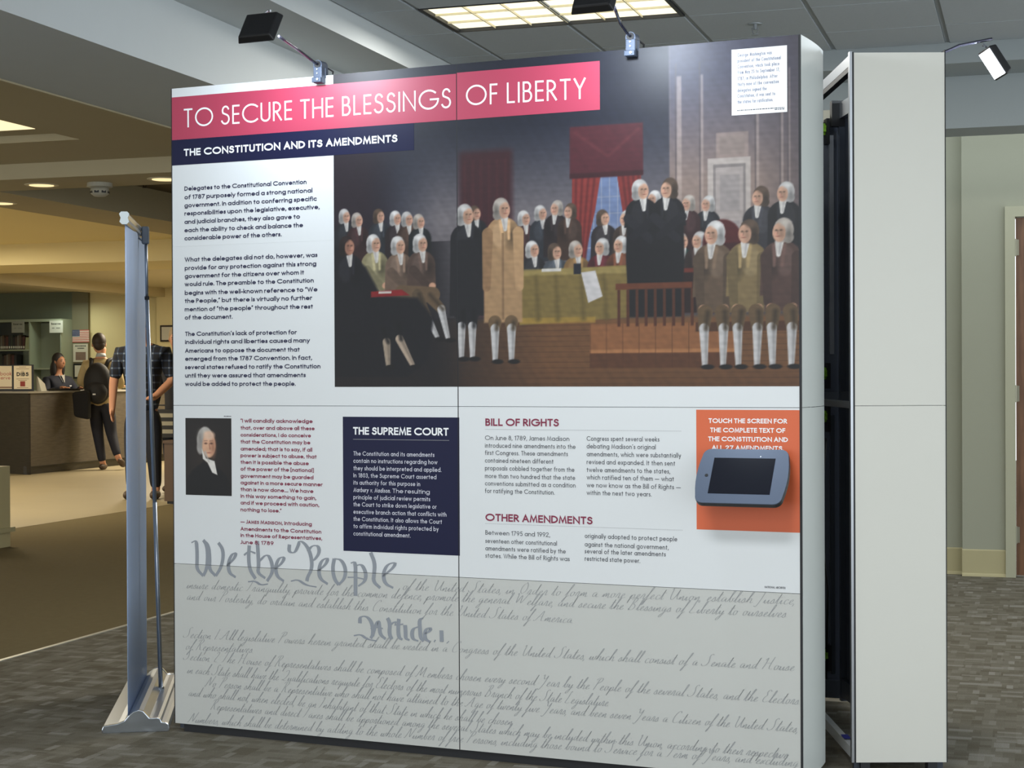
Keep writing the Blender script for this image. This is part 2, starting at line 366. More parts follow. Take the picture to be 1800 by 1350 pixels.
def set_line(mb, text, u0, u1, v0, v1, cap, wt, gap, off, slant=0.0, step=24, space=34, small=None):
    """lay one line of lettering between u0 and u1 on the baseline v0..v1; cap = cap height in metres, wt = stroke as part of it"""
    s = cap / 100.0; w = wt * 100
    fx = 0.0; sc_ = 0.0; chars = []
    adv = lambda c: (FONT[c][0] * .66 + 10) if (wt >= .199 and FONT[c][0] > 0) else FONT[c][0]
    for i, ch in enumerate(text):
        if ch == ' ': fx += space; chars.append(None); continue
        k = .8 if small and i in small and ch.islower() else 1.0
        c2 = ch.upper() if k < 1 else ch
        chars.append((c2, k)); sc_ += adv(c2) * k; fx += w + gap
    fx -= gap
    sx = ((u1 - u0) / s - fx) / max(1, sc_); sx = max(.5, min(1.6, sx))
    tot = fx + sc_ * sx; g2 = ((u1 - u0) / s - tot) / max(1, len(text) - 1)
    x = w / 2
    for i, c in enumerate(chars):
        if c is None: x += space + g2; continue
        ch, k = c; tall = k * (100 - w) / 100
        nar = adv(ch) / FONT[ch][0] if FONT[ch][0] > 0 else 1.0
        for jj, path in enumerate(glyph(ch, step)):
            pts = []
            for px, py in path:
                px *= nar
                yy = py * tall + w / 2; xx = x + px * sx * k + slant * yy
                pts.append((u0 + xx * s, v0 + (v1 - v0) * (xx * s) / max(.01, u1 - u0) + yy * s))
            ribbon(mb, pts, wt * cap, off - jj * 2e-5)
        x += adv(ch) * sx * k + w + gap + g2

# flowing hand for the document facsimile
HAND = {
'a':(40,"26 36 12 38 4 22 8 4 20 6 27 36 26 10 32 2 40 10"),'b':(36,"0 6 14 60 20 92 12 96 8 60 10 10 20 0 28 14 22 34 36 30"),
'c':(30,"24 32 14 38 5 22 8 4 18 0 30 10"),'d':(42,"26 36 12 38 4 22 8 4 20 6 30 60 32 96 27 40 28 6 34 2 42 10"),
'e':(30,"0 8 16 20 20 34 12 38 5 22 8 3 20 2 30 12"),'f':(26,"0 6 18 60 26 92 20 100 14 70 8 -20 2 -46 -4 -40 6 -10 26 10"),
'g':(38,"26 36 12 38 4 22 8 4 20 8 27 36 22 -20 10 -44 0 -36 14 -10 38 12"),'h':(38,"0 6 16 60 22 92 15 98 10 60 6 0 8 20 20 38 26 30 24 4 30 0 38 10"),
'i':(20,"0 6 8 38 8 6 12 0 20 10;10 54 11 56"),'j':(20,"8 38 4 -20 -6 -44 -10 -30 20 10"),'k':(34,"0 6 16 60 22 92 15 98 10 60 6 0 10 18 24 36 12 20 24 2 34 10"),
'l':(22,"0 6 16 60 20 92 12 96 8 50 8 6 14 0 22 10"),'m':(46,"0 6 6 36 6 0 14 34 20 36 20 0 28 34 34 36 34 4 38 0 46 10"),
'n':(35,"0 6 6 36 6 0 16 34 23 34 22 4 27 0 35 10"),'o':(36,"20 36 8 36 4 18 10 0 22 6 26 24 20 36 26 30 36 32"),
'p':(36,"0 6 10 38 6 0 0 -44 6 0 14 34 26 34 26 10 14 0 10 4 36 10"),'q':(36,"26 36 12 38 4 22 8 4 20 6 27 36 22 -44 24 -10 36 10"),
'r':(28,"0 6 8 38 12 42 18 34 16 6 20 0 28 10"),'s':(28,"0 6 12 40 16 28 20 8 10 0 4 6 12 2 28 10"),'t':(24,"0 6 12 60 14 84 10 40 10 6 15 0 24 10;0 52 26 54"),
'u':(38,"0 6 6 36 6 8 12 0 22 14 26 36 26 6 30 0 38 10"),'v':(34,"0 6 8 38 10 4 16 0 26 20 26 36 34 32"),
'w':(46,"0 6 6 36 6 8 12 0 20 12 22 34 22 8 28 0 38 16 36 36 46 32"),'x':(32,"0 6 10 36 18 8 32 10;26 36 4 0"),
'y':(38,"0 6 6 36 8 8 14 2 24 16 28 38 22 -20 10 -44 0 -36 14 -10 38 12"),'z':(30,"0 34 22 36 4 2 30 6"),
'A':(60,"-8 10 2 0 20 40 40 96 40 40 44 4 60 8;10 36 46 40"),'B':(50,"8 0 16 60 18 94 36 98 36 70 18 52 42 40 36 6 14 2 4 14;0 80 14 98 30 98"),
'C':(46,"40 80 34 98 16 86 4 50 8 10 26 0 46 14"),'E':(40,"34 86 18 98 8 76 20 54 6 40 4 12 20 0 40 12"),'H':(64,"0 70 12 96 10 40 4 4;46 98 40 40 44 4 64 10;8 48 44 52"),
'I':(26,"0 84 14 98 12 50 4 6 -6 4"),'J':(26,"0 84 18 98 14 30 4 -30 -8 -20"),'L':(40,"24 90 14 98 12 50 4 8 0 10 14 0 40 8"),
'M':(78,"-6 8 2 0 14 60 20 96 24 40 28 6 44 60 52 96 52 40 56 4 76 8"),'N':(56,"-4 8 2 0 14 60 18 96 30 40 38 4 48 60 56 96"),
'O':(48,"30 96 8 76 6 30 22 2 42 30 40 76 24 98"),'P':(40,"6 0 14 60 18 92 36 98 40 74 18 52;-2 78 10 96 24 98"),'Q':(50,"8 80 30 98 44 70 30 20 4 4 10 14 30 2 50 8"),
'R':(50,"6 0 14 60 18 92 36 98 38 74 18 52 28 30 36 4 50 10;-2 78 10 96 24 98"),'S':(48,"44 88 34 98 22 80 32 50 34 20 18 2 0 4 -6 18"),
'T':(44,"0 80 12 96 44 96;26 96 22 50 14 6 2 4"),'U':(54,"0 80 8 96 8 40 14 6 30 4 42 50 46 96 44 30 54 8"),'W':(84,"0 80 8 96 12 40 16 4 36 90 42 40 46 4 66 60 74 98"),
'Y':(44,"0 80 8 96 12 56 28 56 38 96 30 20 14 -34 2 -20"),'.':(8,"2 0 4 2"),',':(10,"4 4 0 -12"),'1':(16,"8 90 4 40 2 0"),'2':(36,"4 76 16 94 28 76 2 4 34 4")}
def smooth(pts, it=2):
    for _ in range(it):
        q = [pts[0]]
        for a, b in zip(pts[:-1], pts[1:]):
            q += [(a[0] * .75 + b[0] * .25, a[1] * .75 + b[1] * .25), (a[0] * .25 + b[0] * .75, a[1] * .25 + b[1] * .75)]
        q.append(pts[-1]); pts = q
    return pts
def nib(mb, pts, w, off, ang=.35, thin=.22):
    """stroke of a broad pen: width follows the direction of travel"""
    n = len(pts); vs = []
    for i in range(n):
        a = pts[max(0, i - 1)]; b = pts[min(n - 1, i + 1)]; dx, dy = b[0] - a[0], b[1] - a[1]; L = math.hypot(dx, dy) or 1
        dx /= L; dy /= L; k = max(thin, abs(dx * math.sin(ang) - dy * math.cos(ang)))
        vs += [(pts[i][0] - dy * w * k / 2, off, pts[i][1] + dx * w * k / 2), (pts[i][0] + dy * w * k / 2, off, pts[i][1] - dx * w * k / 2)]
    mb.add(vs, [(2 * i, 2 * i + 1, 2 * i + 3, 2 * i + 2) for i in range(n - 1)])
def hand_line(mb, text, u0, u1, v0, v1, off, H=.043, w=.0029, ln_=0):
    adv = sum(HAND[c][0] + (8 if c.isupper() else 0) if c != ' ' else 26 for c in text); s = (u1 - u0) / adv; sy = H / 100; x = 0
    for ci_, ch in enumerate(text):
        if ch == ' ': x += 26; continue
        for jj, path in enumerate(HAND[ch][1].split(';')):
            t = list(map(float, path.split())); pts = list(zip(t[::2], t[1::2])); q = smooth(pts, 2 if len(pts) > 2 else 0)
            P = [(u0 + (x + a) * s + b * sy * .55, v0 + (v1 - v0) * (x * s) / (u1 - u0) + b * sy) for a, b in q]
            nib(mb, P, w, off - (ci_ % 5) * 1.2e-5 - jj * 6e-6 - ln_ * 7e-5, .2)
        x += HAND[ch][0] + (8 if ch.isupper() else 0)
def clip(mb, u0, u1, v0, v1):
    """keep only what lies on one panel (cells of the print are cut at its edges)"""
    V = mb.v; out = MB()
    for f in mb.f:
        poly = [(V[i][0], V[i][2]) for i in f]; y = V[f[0]][1]
        if max(p[0] for p in poly) < u0 or min(p[0] for p in poly) > u1 or max(p[1] for p in poly) < v0 or min(p[1] for p in poly) > v1: continue
        for ax, lim, sg in ((0, u0, 1), (0, u1, -1), (1, v0, 1), (1, v1, -1)):
            r = []
            for a, b in zip(poly, poly[1:] + poly[:1]):
                da, db = (a[ax] - lim) * sg, (b[ax] - lim) * sg
                if da >= 0: r.append(a)
                if (da > 0 and db < 0) or (da < 0 and db > 0):
                    t = da / (da - db); r.append((a[0] + (b[0] - a[0]) * t, a[1] + (b[1] - a[1]) * t))
            poly = r
            if len(poly) < 3: break
        if len(poly) >= 3: out.add([(p[0], y, p[1]) for p in poly], [tuple(range(len(poly)))])
    return out

TEXT=[
('title_left', 'TO SECURE THE BLESSINGS', 0.0526, 1.1312, 2.2133, 2.2121),
('title_right', 'OF LIBERTY', 1.1869, 1.6191, 2.216, 2.2099),
('subtitle', 'THE CONSTITUTION AND ITS AMENDMENTS', 0.0519, 0.9266, 2.1092, 2.1091),
('intro', 'Delegates to the Constitutional Convention', 0.0531, 0.5656, 1.9825, 1.9825),
('intro', 'of 1787 purposely formed a strong national', 0.0529, 0.5892, 1.9513, 1.9513),
('intro', 'government. In addition to conferring specific', 0.0527, 0.6059, 1.9213, 1.9213),
('intro', 'responsibilities upon the legislative, executive,', 0.0525, 0.6179, 1.8919, 1.8919),
('intro', 'and judicial branches, they also gave to', 0.0523, 0.5384, 1.8613, 1.8613),
('intro', 'each the ability to check and balance the', 0.0521, 0.5504, 1.8307, 1.8307),
('intro', 'considerable power of the others.', 0.0519, 0.4626, 1.8013, 1.8013),
('intro', 'What the delegates did not do, however, was', 0.0528, 0.6082, 1.723, 1.723),
('intro', 'provide for any protection against this strong', 0.0526, 0.6033, 1.6924, 1.6924),
('intro', 'government for the citizens over whom it', 0.0524, 0.5536, 1.663, 1.663),
('intro', 'would rule. The preamble to the Constitution', 0.0522, 0.5928, 1.6336, 1.6336),
('intro', 'begins with the well-known reference to “We', 0.052, 0.6075, 1.6017, 1.6017),
('intro', 'the People,” but there is virtually no further', 0.0518, 0.5857, 1.5723, 1.5723),
('intro', 'mention of “the people” throughout the rest', 0.0516, 0.5889, 1.5417, 1.5417),
('intro', 'of the document.', 0.0514, 0.2561, 1.5117, 1.5117),
('intro', 'The Constitution’s lack of protection for', 0.0525, 0.5223, 1.4516, 1.4516),
('intro', 'individual rights and liberties caused many', 0.0523, 0.576, 1.4222, 1.4222),
('intro', 'Americans to oppose the document that', 0.052, 0.5342, 1.3903, 1.3903),
('intro', 'emerged from the 1787 Convention. In fact,', 0.0518, 0.5844, 1.3609, 1.3609),
('intro', 'several states refused to ratify the Constitution', 0.0516, 0.6181, 1.3303, 1.3303),
('intro', 'until they were assured that amendments', 0.0514, 0.5583, 1.2996, 1.2996),
('intro', 'would be added to protect the people.', 0.0512, 0.5171, 1.269, 1.269),
('quote', '“I will candidly acknowledge', 0.2876, 0.5852, 1.1371, 1.1371),
('quote', 'that, over and above all these', 0.2875, 0.5932, 1.1117, 1.1117),
('quote', 'considerations, I do conceive', 0.2873, 0.5781, 1.0863, 1.0863),
('quote', 'that the Constitution may be', 0.2872, 0.5752, 1.0616, 1.0616),
('quote', 'amended; that is to say, if all', 0.287, 0.5832, 1.0362, 1.0362),
('quote', 'power is subject to abuse, that', 0.2868, 0.6007, 1.0121, 1.0121),
('quote', 'then it is possible the abuse', 0.2867, 0.5687, 0.9879, 0.9879),
('quote', 'of the power of the [national]', 0.2865, 0.5889, 0.9637, 0.9637),
('quote', 'government may be guarded', 0.2864, 0.5874, 0.9384, 0.9384),
('quote', 'against in a more secure manner', 0.2862, 0.6245, 0.9142, 0.9142),
('quote', 'than is now done.... We have', 0.2861, 0.5871, 0.89, 0.89),
('quote', 'in this way something to gain,', 0.2859, 0.5985, 0.8659, 0.8659),
('quote', 'and if we proceed with caution,', 0.2858, 0.6106, 0.8417, 0.8417),
('quote', 'nothing to lose.”', 0.2856, 0.456, 0.8169, 0.8169),
('quote', '— James Madison, Introducing', 0.2853, 0.5797, 0.7734, 0.7734),
('quote', 'Amendments to the Constitution', 0.2852, 0.6181, 0.7474, 0.7474),
('quote', 'in the House of Representatives,', 0.285, 0.6214, 0.7245, 0.7245),
('quote', 'June 8, 1789', 0.2849, 0.4228, 0.6997, 0.6997),
('court_heading', 'THE SUPREME COURT', 0.7473, 1.116, 1.0983, 1.0983),
('court_body', 'The Constitution and its amendments', 0.7482, 1.0618, 1.0251, 1.0251),
('court_body', 'contain no instructions regarding how', 0.7481, 1.0731, 0.9999, 0.9999),
('court_body', 'they should be interpreted and applied.', 0.7479, 1.0882, 0.9741, 0.9741),
('court_body', 'In 1803, the Supreme Court asserted', 0.7478, 1.0691, 0.949, 0.949),
('court_body', 'its authority for this purpose in', 0.7476, 1.0071, 0.9238, 0.9238),
('court_body', 'Marbury v. Madison. The resulting', 0.7475, 1.0434, 0.898, 0.898),
('court_body', 'principle of judicial review permits', 0.7473, 1.0452, 0.8728, 0.8728),
('court_body', 'the Court to strike down legislative or', 0.7472, 1.0692, 0.8476, 0.8476),
('court_body', 'executive branch action that conflicts with', 0.747, 1.1064, 0.8219, 0.8219),
('court_body', 'the Constitution. It also allows the Court', 0.7469, 1.0892, 0.7967, 0.7967),
('court_body', 'to affirm individual rights protected by', 0.7468, 1.0764, 0.7715, 0.7715),
('court_body', 'constitutional amendment.', 0.7466, 0.9696, 0.7457, 0.7457),
('rights_heading', 'BILL OF RIGHTS', 1.2532, 1.5194, 1.1329, 1.1329),
('rights_heading', 'OTHER AMENDMENTS', 1.2516, 1.6368, 0.8121, 0.8121),
('rights_body', 'On June 8, 1789, James Madison', 1.2515, 1.556, 1.0853, 1.0853),
('rights_body', 'introduced nine amendments into the', 1.2514, 1.5781, 1.0595, 1.0595),
('rights_body', 'first Congress. These amendments', 1.2512, 1.5509, 1.035, 1.035),
('rights_body', 'contained nineteen different', 1.2511, 1.4993, 1.0092, 1.0092),
('rights_body', 'proposals cobbled together from the', 1.251, 1.5736, 0.9834, 0.9834),
('rights_body', 'more than two hundred that the state', 1.2508, 1.5762, 0.9569, 0.9569),
('rights_body', 'conventions submitted as a condition', 1.2507, 1.5775, 0.9318, 0.9318),
('rights_body', 'for ratifying the Constitution.', 1.2506, 1.503, 0.9067, 0.9067),
('rights_body', 'Congress spent several weeks', 1.6174, 1.8676, 1.0869, 1.0869),
('rights_body', 'debating Madison’s original', 1.6173, 1.8549, 1.0618, 1.0618),
('rights_body', 'amendments, which were substantially', 1.6172, 1.9399, 1.036, 1.036),
('rights_body', 'revised and expanded. It then sent', 1.6171, 1.9201, 1.0102, 1.0102),
('rights_body', 'twelve amendments to the states,', 1.617, 1.9035, 0.9844, 0.9844),
('rights_body', 'which ratified ten of them — what', 1.6168, 1.9159, 0.9599, 0.9599),
('rights_body', 'we now know as the Bill of Rights —', 1.6167, 1.9388, 0.9342, 0.9342),
('rights_body', 'within the next two years.', 1.6166, 1.8404, 0.909, 0.909),
('rights_body', 'Between 1795 and 1992,', 1.2513, 1.4863, 0.7657, 0.7657),
('rights_body', 'seventeen other constitutional', 1.2512, 1.5106, 0.7379, 0.7379),
('rights_body', 'amendments were ratified by the', 1.2511, 1.5419, 0.7128, 0.7128),
('rights_body', 'states. While the Bill of Rights was', 1.2509, 1.5556, 0.6883, 0.6883),
('rights_body', 'originally adopted to protect people', 1.6091, 1.9263, 0.7669, 0.7669),
('rights_body', 'against the national government,', 1.609, 1.8973, 0.7392, 0.7392),
('rights_body', 'several of the later amendments', 1.6089, 1.8873, 0.7166, 0.7166),
('rights_body', 'restricted state power.', 1.6088, 1.8008, 0.6921, 0.6921),
('credit', 'NATIONAL ARCHIVES', 2.2124, 2.2788, 0.6306, 0.6306),
('touch', 'TOUCH THE SCREEN FOR', 2.032, 2.2859, 1.1483, 1.1483),
('touch', 'THE COMPLETE TEXT OF', 2.0371, 2.2801, 1.1188, 1.1188),
('touch', 'THE CONSTITUTION AND', 2.0304, 2.2884, 1.0905, 1.0905),
('touch', 'ALL 27 AMENDMENTS.', 2.0421, 2.2749, 1.0628, 1.0628),
('notice', 'George Washington was', 2.1312, 2.2415, 2.3054, 2.3054),
('notice', 'president of the Constitutional', 2.1312, 2.27, 2.2874, 2.2874),
('notice', 'Convention, which took place', 2.1311, 2.2652, 2.2691, 2.2691),
('notice', 'from May 25 to September 17,', 2.131, 2.2665, 2.2511, 2.2511),
('notice', '1787, in Philadelphia. After', 2.131, 2.2594, 2.2315, 2.2315),
('notice', 'thirty-nine of the convention', 2.1309, 2.2631, 2.2135, 2.2135),
('notice', 'delegates signed the', 2.1308, 2.2245, 2.1943, 2.1943),
('notice', 'Constitution, it was sent to', 2.1307, 2.2517, 2.1766, 2.1766),
('notice', 'the states for ratification.', 2.1307, 2.2451, 2.158, 2.158)]
SCRIPT=[
('of the United States, in Order to form a more perfect Union, establish Justice,', 0.9335, 2.3078, 0.5638, 0.5825),
('insure domestic Tranquility, provide for the common defence, promote the general Welfare, and secure the Blessings of Liberty to ourselves', 0.0497, 2.2788, 0.5277, 0.54),
('and our Posterity, do ordain and establish this Constitution for the United States of America.', 0.0494, 1.5657, 0.4856, 0.4828),
('Section. 1. All legislative Powers herein granted shall be vested in a Congress of the United States, which shall consist of a Senate and House', 0.0361, 2.3035, 0.3461, 0.3746),
('of Representatives.', 0.0432, 0.3341, 0.3027, 0.3083),
('Section. 2. The House of Representatives shall be composed of Members chosen every second Year by the People of the several States, and the Electors', 0.0356, 2.3175, 0.2647, 0.2701),
('in each State shall have the Qualifications requisite for Electors of the most numerous Branch of the State Legislature.', 0.0501, 1.689, 0.2164, 0.2176),
('No Person shall be a Representative who shall not have attained to the Age of twenty five Years, and been seven Years a Citizen of the United States,', 0.1286, 2.3154, 0.1731, 0.1828),
('and who shall not, when elected, be an Inhabitant of that State in which he shall be chosen.', 0.0545, 1.3476, 0.1328, 0.1274),
('Representatives and direct Taxes shall be apportioned among the several States which may be included within this Union, according to their respective', 0.15, 2.2809, 0.0906, 0.0979),
('Numbers, which shall be determined by adding to the whole Number of free Persons, including those bound to Service for a Term of Years, and excluding', 0.0538, 2.315, 0.0364, 0.076)]
BIG=[[(0.0748,0.696),(0.0956,0.7065),(0.0991,0.6678),(0.0989,0.629),(0.0972,0.5999),(0.1253,0.5772)],[(0.1253,0.5772),(0.1407,0.6049),(0.1448,0.6502),(0.1412,0.6888),(0.1261,0.7076)],[(0.1261,0.7076),(0.1488,0.689),(0.1538,0.6377),(0.1505,0.6021),(0.1784,0.5795)],[(0.1784,0.5795),(0.2013,0.6107),(0.2113,0.6464),(0.2093,0.6784),(0.1906,0.7002)],[(0.2262,0.6181),(0.2579,0.645),(0.267,0.6678),(0.2468,0.6606),(0.2315,0.628),(0.2351,0.5929),(0.2635,0.5781)],[(0.3216,0.6954),(0.3176,0.6506),(0.3233,0.6062),(0.3468,0.5767)],[(0.2991,0.6594),(0.3215,0.6762),(0.3474,0.6677)],[(0.3551,0.7125),(0.3585,0.6649),(0.3604,0.6205),(0.3558,0.5981),(0.3874,0.5804)],[(0.362,0.6396),(0.3953,0.6695),(0.415,0.6418),(0.4192,0.604),(0.3947,0.57)],[(0.4266,0.6138),(0.4574,0.6372),(0.4685,0.6597),(0.4444,0.6556),(0.4295,0.6234),(0.4352,0.5889),(0.4643,0.5731)],[(0.3156,0.5645),(0.3468,0.5678),(0.3688,0.5542),(0.3983,0.56)],[(0.4884,0.7046),(0.4853,0.6793),(0.5085,0.6739),(0.5246,0.7028),(0.5305,0.7218),(0.5592,0.704),(0.577,0.6671),(0.5803,0.6234),(0.5622,0.5944),(0.5585,0.5773)],[(0.5627,0.6822),(0.5808,0.7048),(0.6058,0.7045),(0.6107,0.6809),(0.5912,0.6552),(0.5768,0.6483)],[(0.4934,0.5744),(0.5224,0.582),(0.5548,0.5627),(0.5978,0.5585)],[(0.6032,0.615),(0.6376,0.6414),(0.6448,0.6648),(0.6177,0.6531),(0.606,0.6183),(0.6123,0.5873),(0.6428,0.5712)],[(0.6696,0.6614),(0.6623,0.6269),(0.6692,0.5898),(0.6868,0.5707)],[(0.6696,0.6614),(0.6979,0.6594),(0.7154,0.6291),(0.7117,0.5948),(0.6868,0.5707)],[(0.7352,0.6485),(0.7542,0.6555),(0.7538,0.5936),(0.7535,0.5348)],[(0.7541,0.64),(0.7786,0.6472),(0.7959,0.6171),(0.7922,0.5879),(0.7642,0.5693)],[(0.7222,0.5984),(0.7574,0.5999),(0.7853,0.595)],[(0.8137,0.6887),(0.8308,0.6524),(0.8271,0.6153),(0.8235,0.5875),(0.8511,0.5672)],[(0.8603,0.6076),(0.8997,0.6369),(0.9136,0.6589),(0.8792,0.6513),(0.8618,0.6168),(0.8685,0.5833),(0.9014,0.5695)],[(0.7704,0.4397),(0.7706,0.4633),(0.7985,0.466),(0.8192,0.4424),(0.8225,0.4056),(0.812,0.3896)],[(0.7457,0.395),(0.7737,0.4016),(0.7981,0.3857),(0.8362,0.3818)],[(0.819,0.3993),(0.8296,0.4307),(0.8436,0.4561),(0.8469,0.4317),(0.8502,0.4042),(0.8709,0.3912)],[(0.8122,0.4235),(0.8331,0.4309),(0.8607,0.4263)],[(0.8782,0.4641),(0.8884,0.4463),(0.8847,0.4092),(0.895,0.3914)],[(0.8884,0.4401),(0.9056,0.4533),(0.9124,0.4476)],[(0.9228,0.4635),(0.9192,0.4296),(0.9224,0.3992),(0.9361,0.3926)],[(0.9055,0.4411),(0.9398,0.446)],[(0.9466,0.4434),(0.9485,0.419),(0.9484,0.3976),(0.9634,0.3924)],[(0.9976,0.4401),(0.9772,0.4329),(0.9717,0.4143),(0.977,0.3963),(0.9973,0.3914)],[(1.0147,0.4715),(1.0011,0.4646),(1.0043,0.4283),(1.0055,0.404),(1.0177,0.3926)],[(1.0212,0.4171),(1.0414,0.4274),(1.0449,0.4397),(1.028,0.4357),(1.0212,0.4171),(1.0244,0.3991),(1.0413,0.391)],[(1.0581,0.3962),(1.0615,0.394)],[(1.0851,0.4329),(1.0863,0.3936)],[(1.1083,0.3949),(1.1103,0.3927)]]


# ------------------------------------------------------------------ the big printed picture, painted onto a fine coloured sheet
class Paint:
    def __init__(s, u0, u1, v0, v1, st):
        s.nu = int((u1 - u0) / st) + 2; s.nv = int((v1 - v0) / st) + 2
        s.U, s.V = np.meshgrid(np.linspace(u0, u1, s.nu), np.linspace(v0, v1, s.nv)); s.C = np.zeros(s.U.shape + (3,)); s.C[:] = (30, 32, 42)
    def put(s, a, c):
        a = np.clip(a, 0, 1)[..., None]; s.C = s.C * (1 - a) + np.array(c, float) * a
    def rect(s, u0, u1, v0, v1, c, soft=.3, a=1):
        m = np.clip((s.U - u0) / soft + .5, 0, 1) * np.clip((u1 - s.U) / soft + .5, 0, 1) * np.clip((s.V - v0) / soft + .5, 0, 1) * np.clip((v1 - s.V) / soft + .5, 0, 1)
        s.put(m * a, c)
    def ell(s, u, v, ru, rv, c, soft=.35, a=1, rot=0):
        du, dv = s.U - u, s.V - v
        if rot: cr, sr = math.cos(rot), math.sin(rot); du, dv = du * cr + dv * sr, -du * sr + dv * cr
        d = np.sqrt((du / ru) ** 2 + (dv / rv) ** 2); s.put(((1 - d) * min(ru, rv) / soft + .5) * a, c)
    def cap(s, p, q, r0, r1, c, soft=.35, a=1):
        p = np.array(p, float); q = np.array(q, float); d = q - p; t = np.clip(((s.U - p[0]) * d[0] + (s.V - p[1]) * d[1]) / (d @ d), 0, 1)
        dist = np.hypot(s.U - p[0] - t * d[0], s.V - p[1] - t * d[1]); s.put(((r0 + (r1 - r0) * t - dist) / soft + .5) * a, c)
    def poly(s, pts, c, soft=.35, a=1):
        ins = np.zeros(s.U.shape, bool); md = np.full(s.U.shape, 1e9); n = len(pts)
        for i in range(n):
            (x0, y0), (x1, y1) = pts[i], pts[(i + 1) % n]
            if y0 != y1:
                cr = ((y0 > s.V) != (y1 > s.V)) & (s.U < (x1 - x0) * (s.V - y0) / (y1 - y0) + x0); ins ^= cr
            dx, dy = x1 - x0, y1 - y0; t = np.clip(((s.U - x0) * dx + (s.V - y0) * dy) / (dx * dx + dy * dy + 1e-9), 0, 1)
            md = np.minimum(md, np.hypot(s.U - x0 - t * dx, s.V - y0 - t * dy))
        s.put((np.where(ins, md, -md) / soft + .5) * a, c)
    def grain(s, amp, k1, k2):
        rs = np.random.RandomState(3); f = np.zeros(s.U.shape)
        for _ in range(14):
            a, b = rs.uniform(-k1, k1), rs.uniform(-k2, k2); f += np.sin(s.U * a + s.V * b + rs.uniform(0, 6))
        s.C = s.C * (1 + amp * f[..., None] / 4)
    def build(s, name, u0, u1, off, parent, m, label=None):
        sel = np.where((s.U[0] >= u0 * 100 - 1e-6) & (s.U[0] <= u1 * 100 + 1e-6))[0]; U = s.U[:, sel] / 100; V = s.V[:, sel] / 100; C = s.C[:, sel] / 255
        U = U.copy(); U[:, 0] = u0; U[:, -1] = u1
        nv, nu = U.shape; co = np.stack([U, np.full(U.shape, off), V], -1).reshape(-1, 3)
        i = np.arange(nu * nv).reshape(nv, nu); q = np.stack([i[:-1, :-1], i[:-1, 1:], i[1:, 1:], i[1:, :-1]], -1).reshape(-1, 4)
        me = bpy.data.meshes.new(name); me.vertices.add(len(co)); me.vertices.foreach_set('co', co.ravel())
        me.loops.add(q.size); me.loops.foreach_set('vertex_index', q.ravel().astype(np.int32)); me.polygons.add(len(q))
        me.polygons.foreach_set('loop_start', np.arange(0, q.size, 4, dtype=np.int32)); me.polygons.foreach_set('loop_total', np.full(len(q), 4, dtype=np.int32))
        me.update(calc_edges=True)
        C = np.clip(C, 0, 1); Cl = np.where(C <= .04045, C / 12.92, ((C + .055) / 1.055) ** 2.4).reshape(-1, 3)
        at = me.color_attributes.new('ink', 'FLOAT_COLOR', 'POINT'); at.data.foreach_set('color', np.concatenate([Cl, np.ones((len(Cl), 1))], 1).astype(np.float32).ravel())
        me.materials.append(m); o = bpy.data.objects.new(name, me); COL.objects.link(o); o.parent = parent
        if label: o['label'] = label
        return o

def bust(P, u, v, coat, hair=(196, 194, 190), face=(206, 166, 142), s=1.0, f=1, low=9):
    """a plain bust without features: shoulders, neckcloth, wig, face"""
    P.ell(u, v - 6.2 * s, 4.6 * s, 4.2 * s, coat); P.poly([(u - 4.6 * s, v - 6 * s), (u + 4.6 * s, v - 6 * s), (u + 5 * s, v - low), (u - 5 * s, v - low)], coat)
    P.ell(u - .8 * s * f, v - 6.5 * s, 2.2 * s, 3.4 * s, tuple(min(255, c + 16) for c in coat), .8)
    P.ell(u + 2.6 * s * f, v - 7.2 * s, 2.0 * s, 3.4 * s, tuple(c * .62 for c in coat), 1.6, .55)
    for q in (-1, 1): P.cap((u + (.5 + q * 1.1) * s * f, v - 3.2 * s), (u + (.8 + q * .9) * s * f, v - 7.6 * s), .55 * s, .4 * s, tuple(min(255, c * 1.25 + 10) for c in coat), .5, .8)
    P.cap((u + .5 * s * f, v - 2.4 * s), (u + .7 * s * f, v - 5.2 * s), 1.0 * s, .5 * s, (214, 210, 205)); P.cap((u + .2 * s * f, v - 2.6 * s), (u + .5 * s * f, v - 5 * s), .3 * s, .2 * s, (168, 164, 164), .5, .6)
    P.ell(u - .5 * s * f, v + .3 * s, 2.3 * s, 2.75 * s, hair); P.ell(u - 1.6 * s * f, v - 1.4 * s, 1.2 * s, 1.3 * s, tuple(c * .85 for c in hair))
    P.ell(u + .55 * s * f, v - .25 * s, 1.5 * s, 2.1 * s, face); P.ell(u + .0 * s * f, v - .4 * s, .8 * s, 1.6 * s, tuple(c * .78 for c in face), .9, .6)
    P.ell(u - .9 * s * f, v + 1.9 * s, 1.3 * s, .8 * s, tuple(min(255, c * 1.12) for c in hair), .8, .7); P.ell(u - 1.8 * s * f, v - .4 * s, .7 * s, 1.6 * s, tuple(c * .6 for c in hair), .9, .55)
    for q in (.1, 1.15): P.ell(u + q * s * f, v + .28 * s, .34 * s, .2 * s, tuple(c * .42 for c in face), .28, .75)
    P.cap((u + .78 * s * f, v + .2 * s), (u + .95 * s * f, v - .55 * s), .14 * s, .2 * s, tuple(c * .68 for c in face), .3, .7); P.ell(u + .8 * s * f, v - 1.1 * s, .5 * s, .13 * s, (140, 78, 70), .25, .7); P.ell(u + 1.2 * s * f, v - .5 * s, .4 * s, .4 * s, (222, 160, 140), .6, .5)
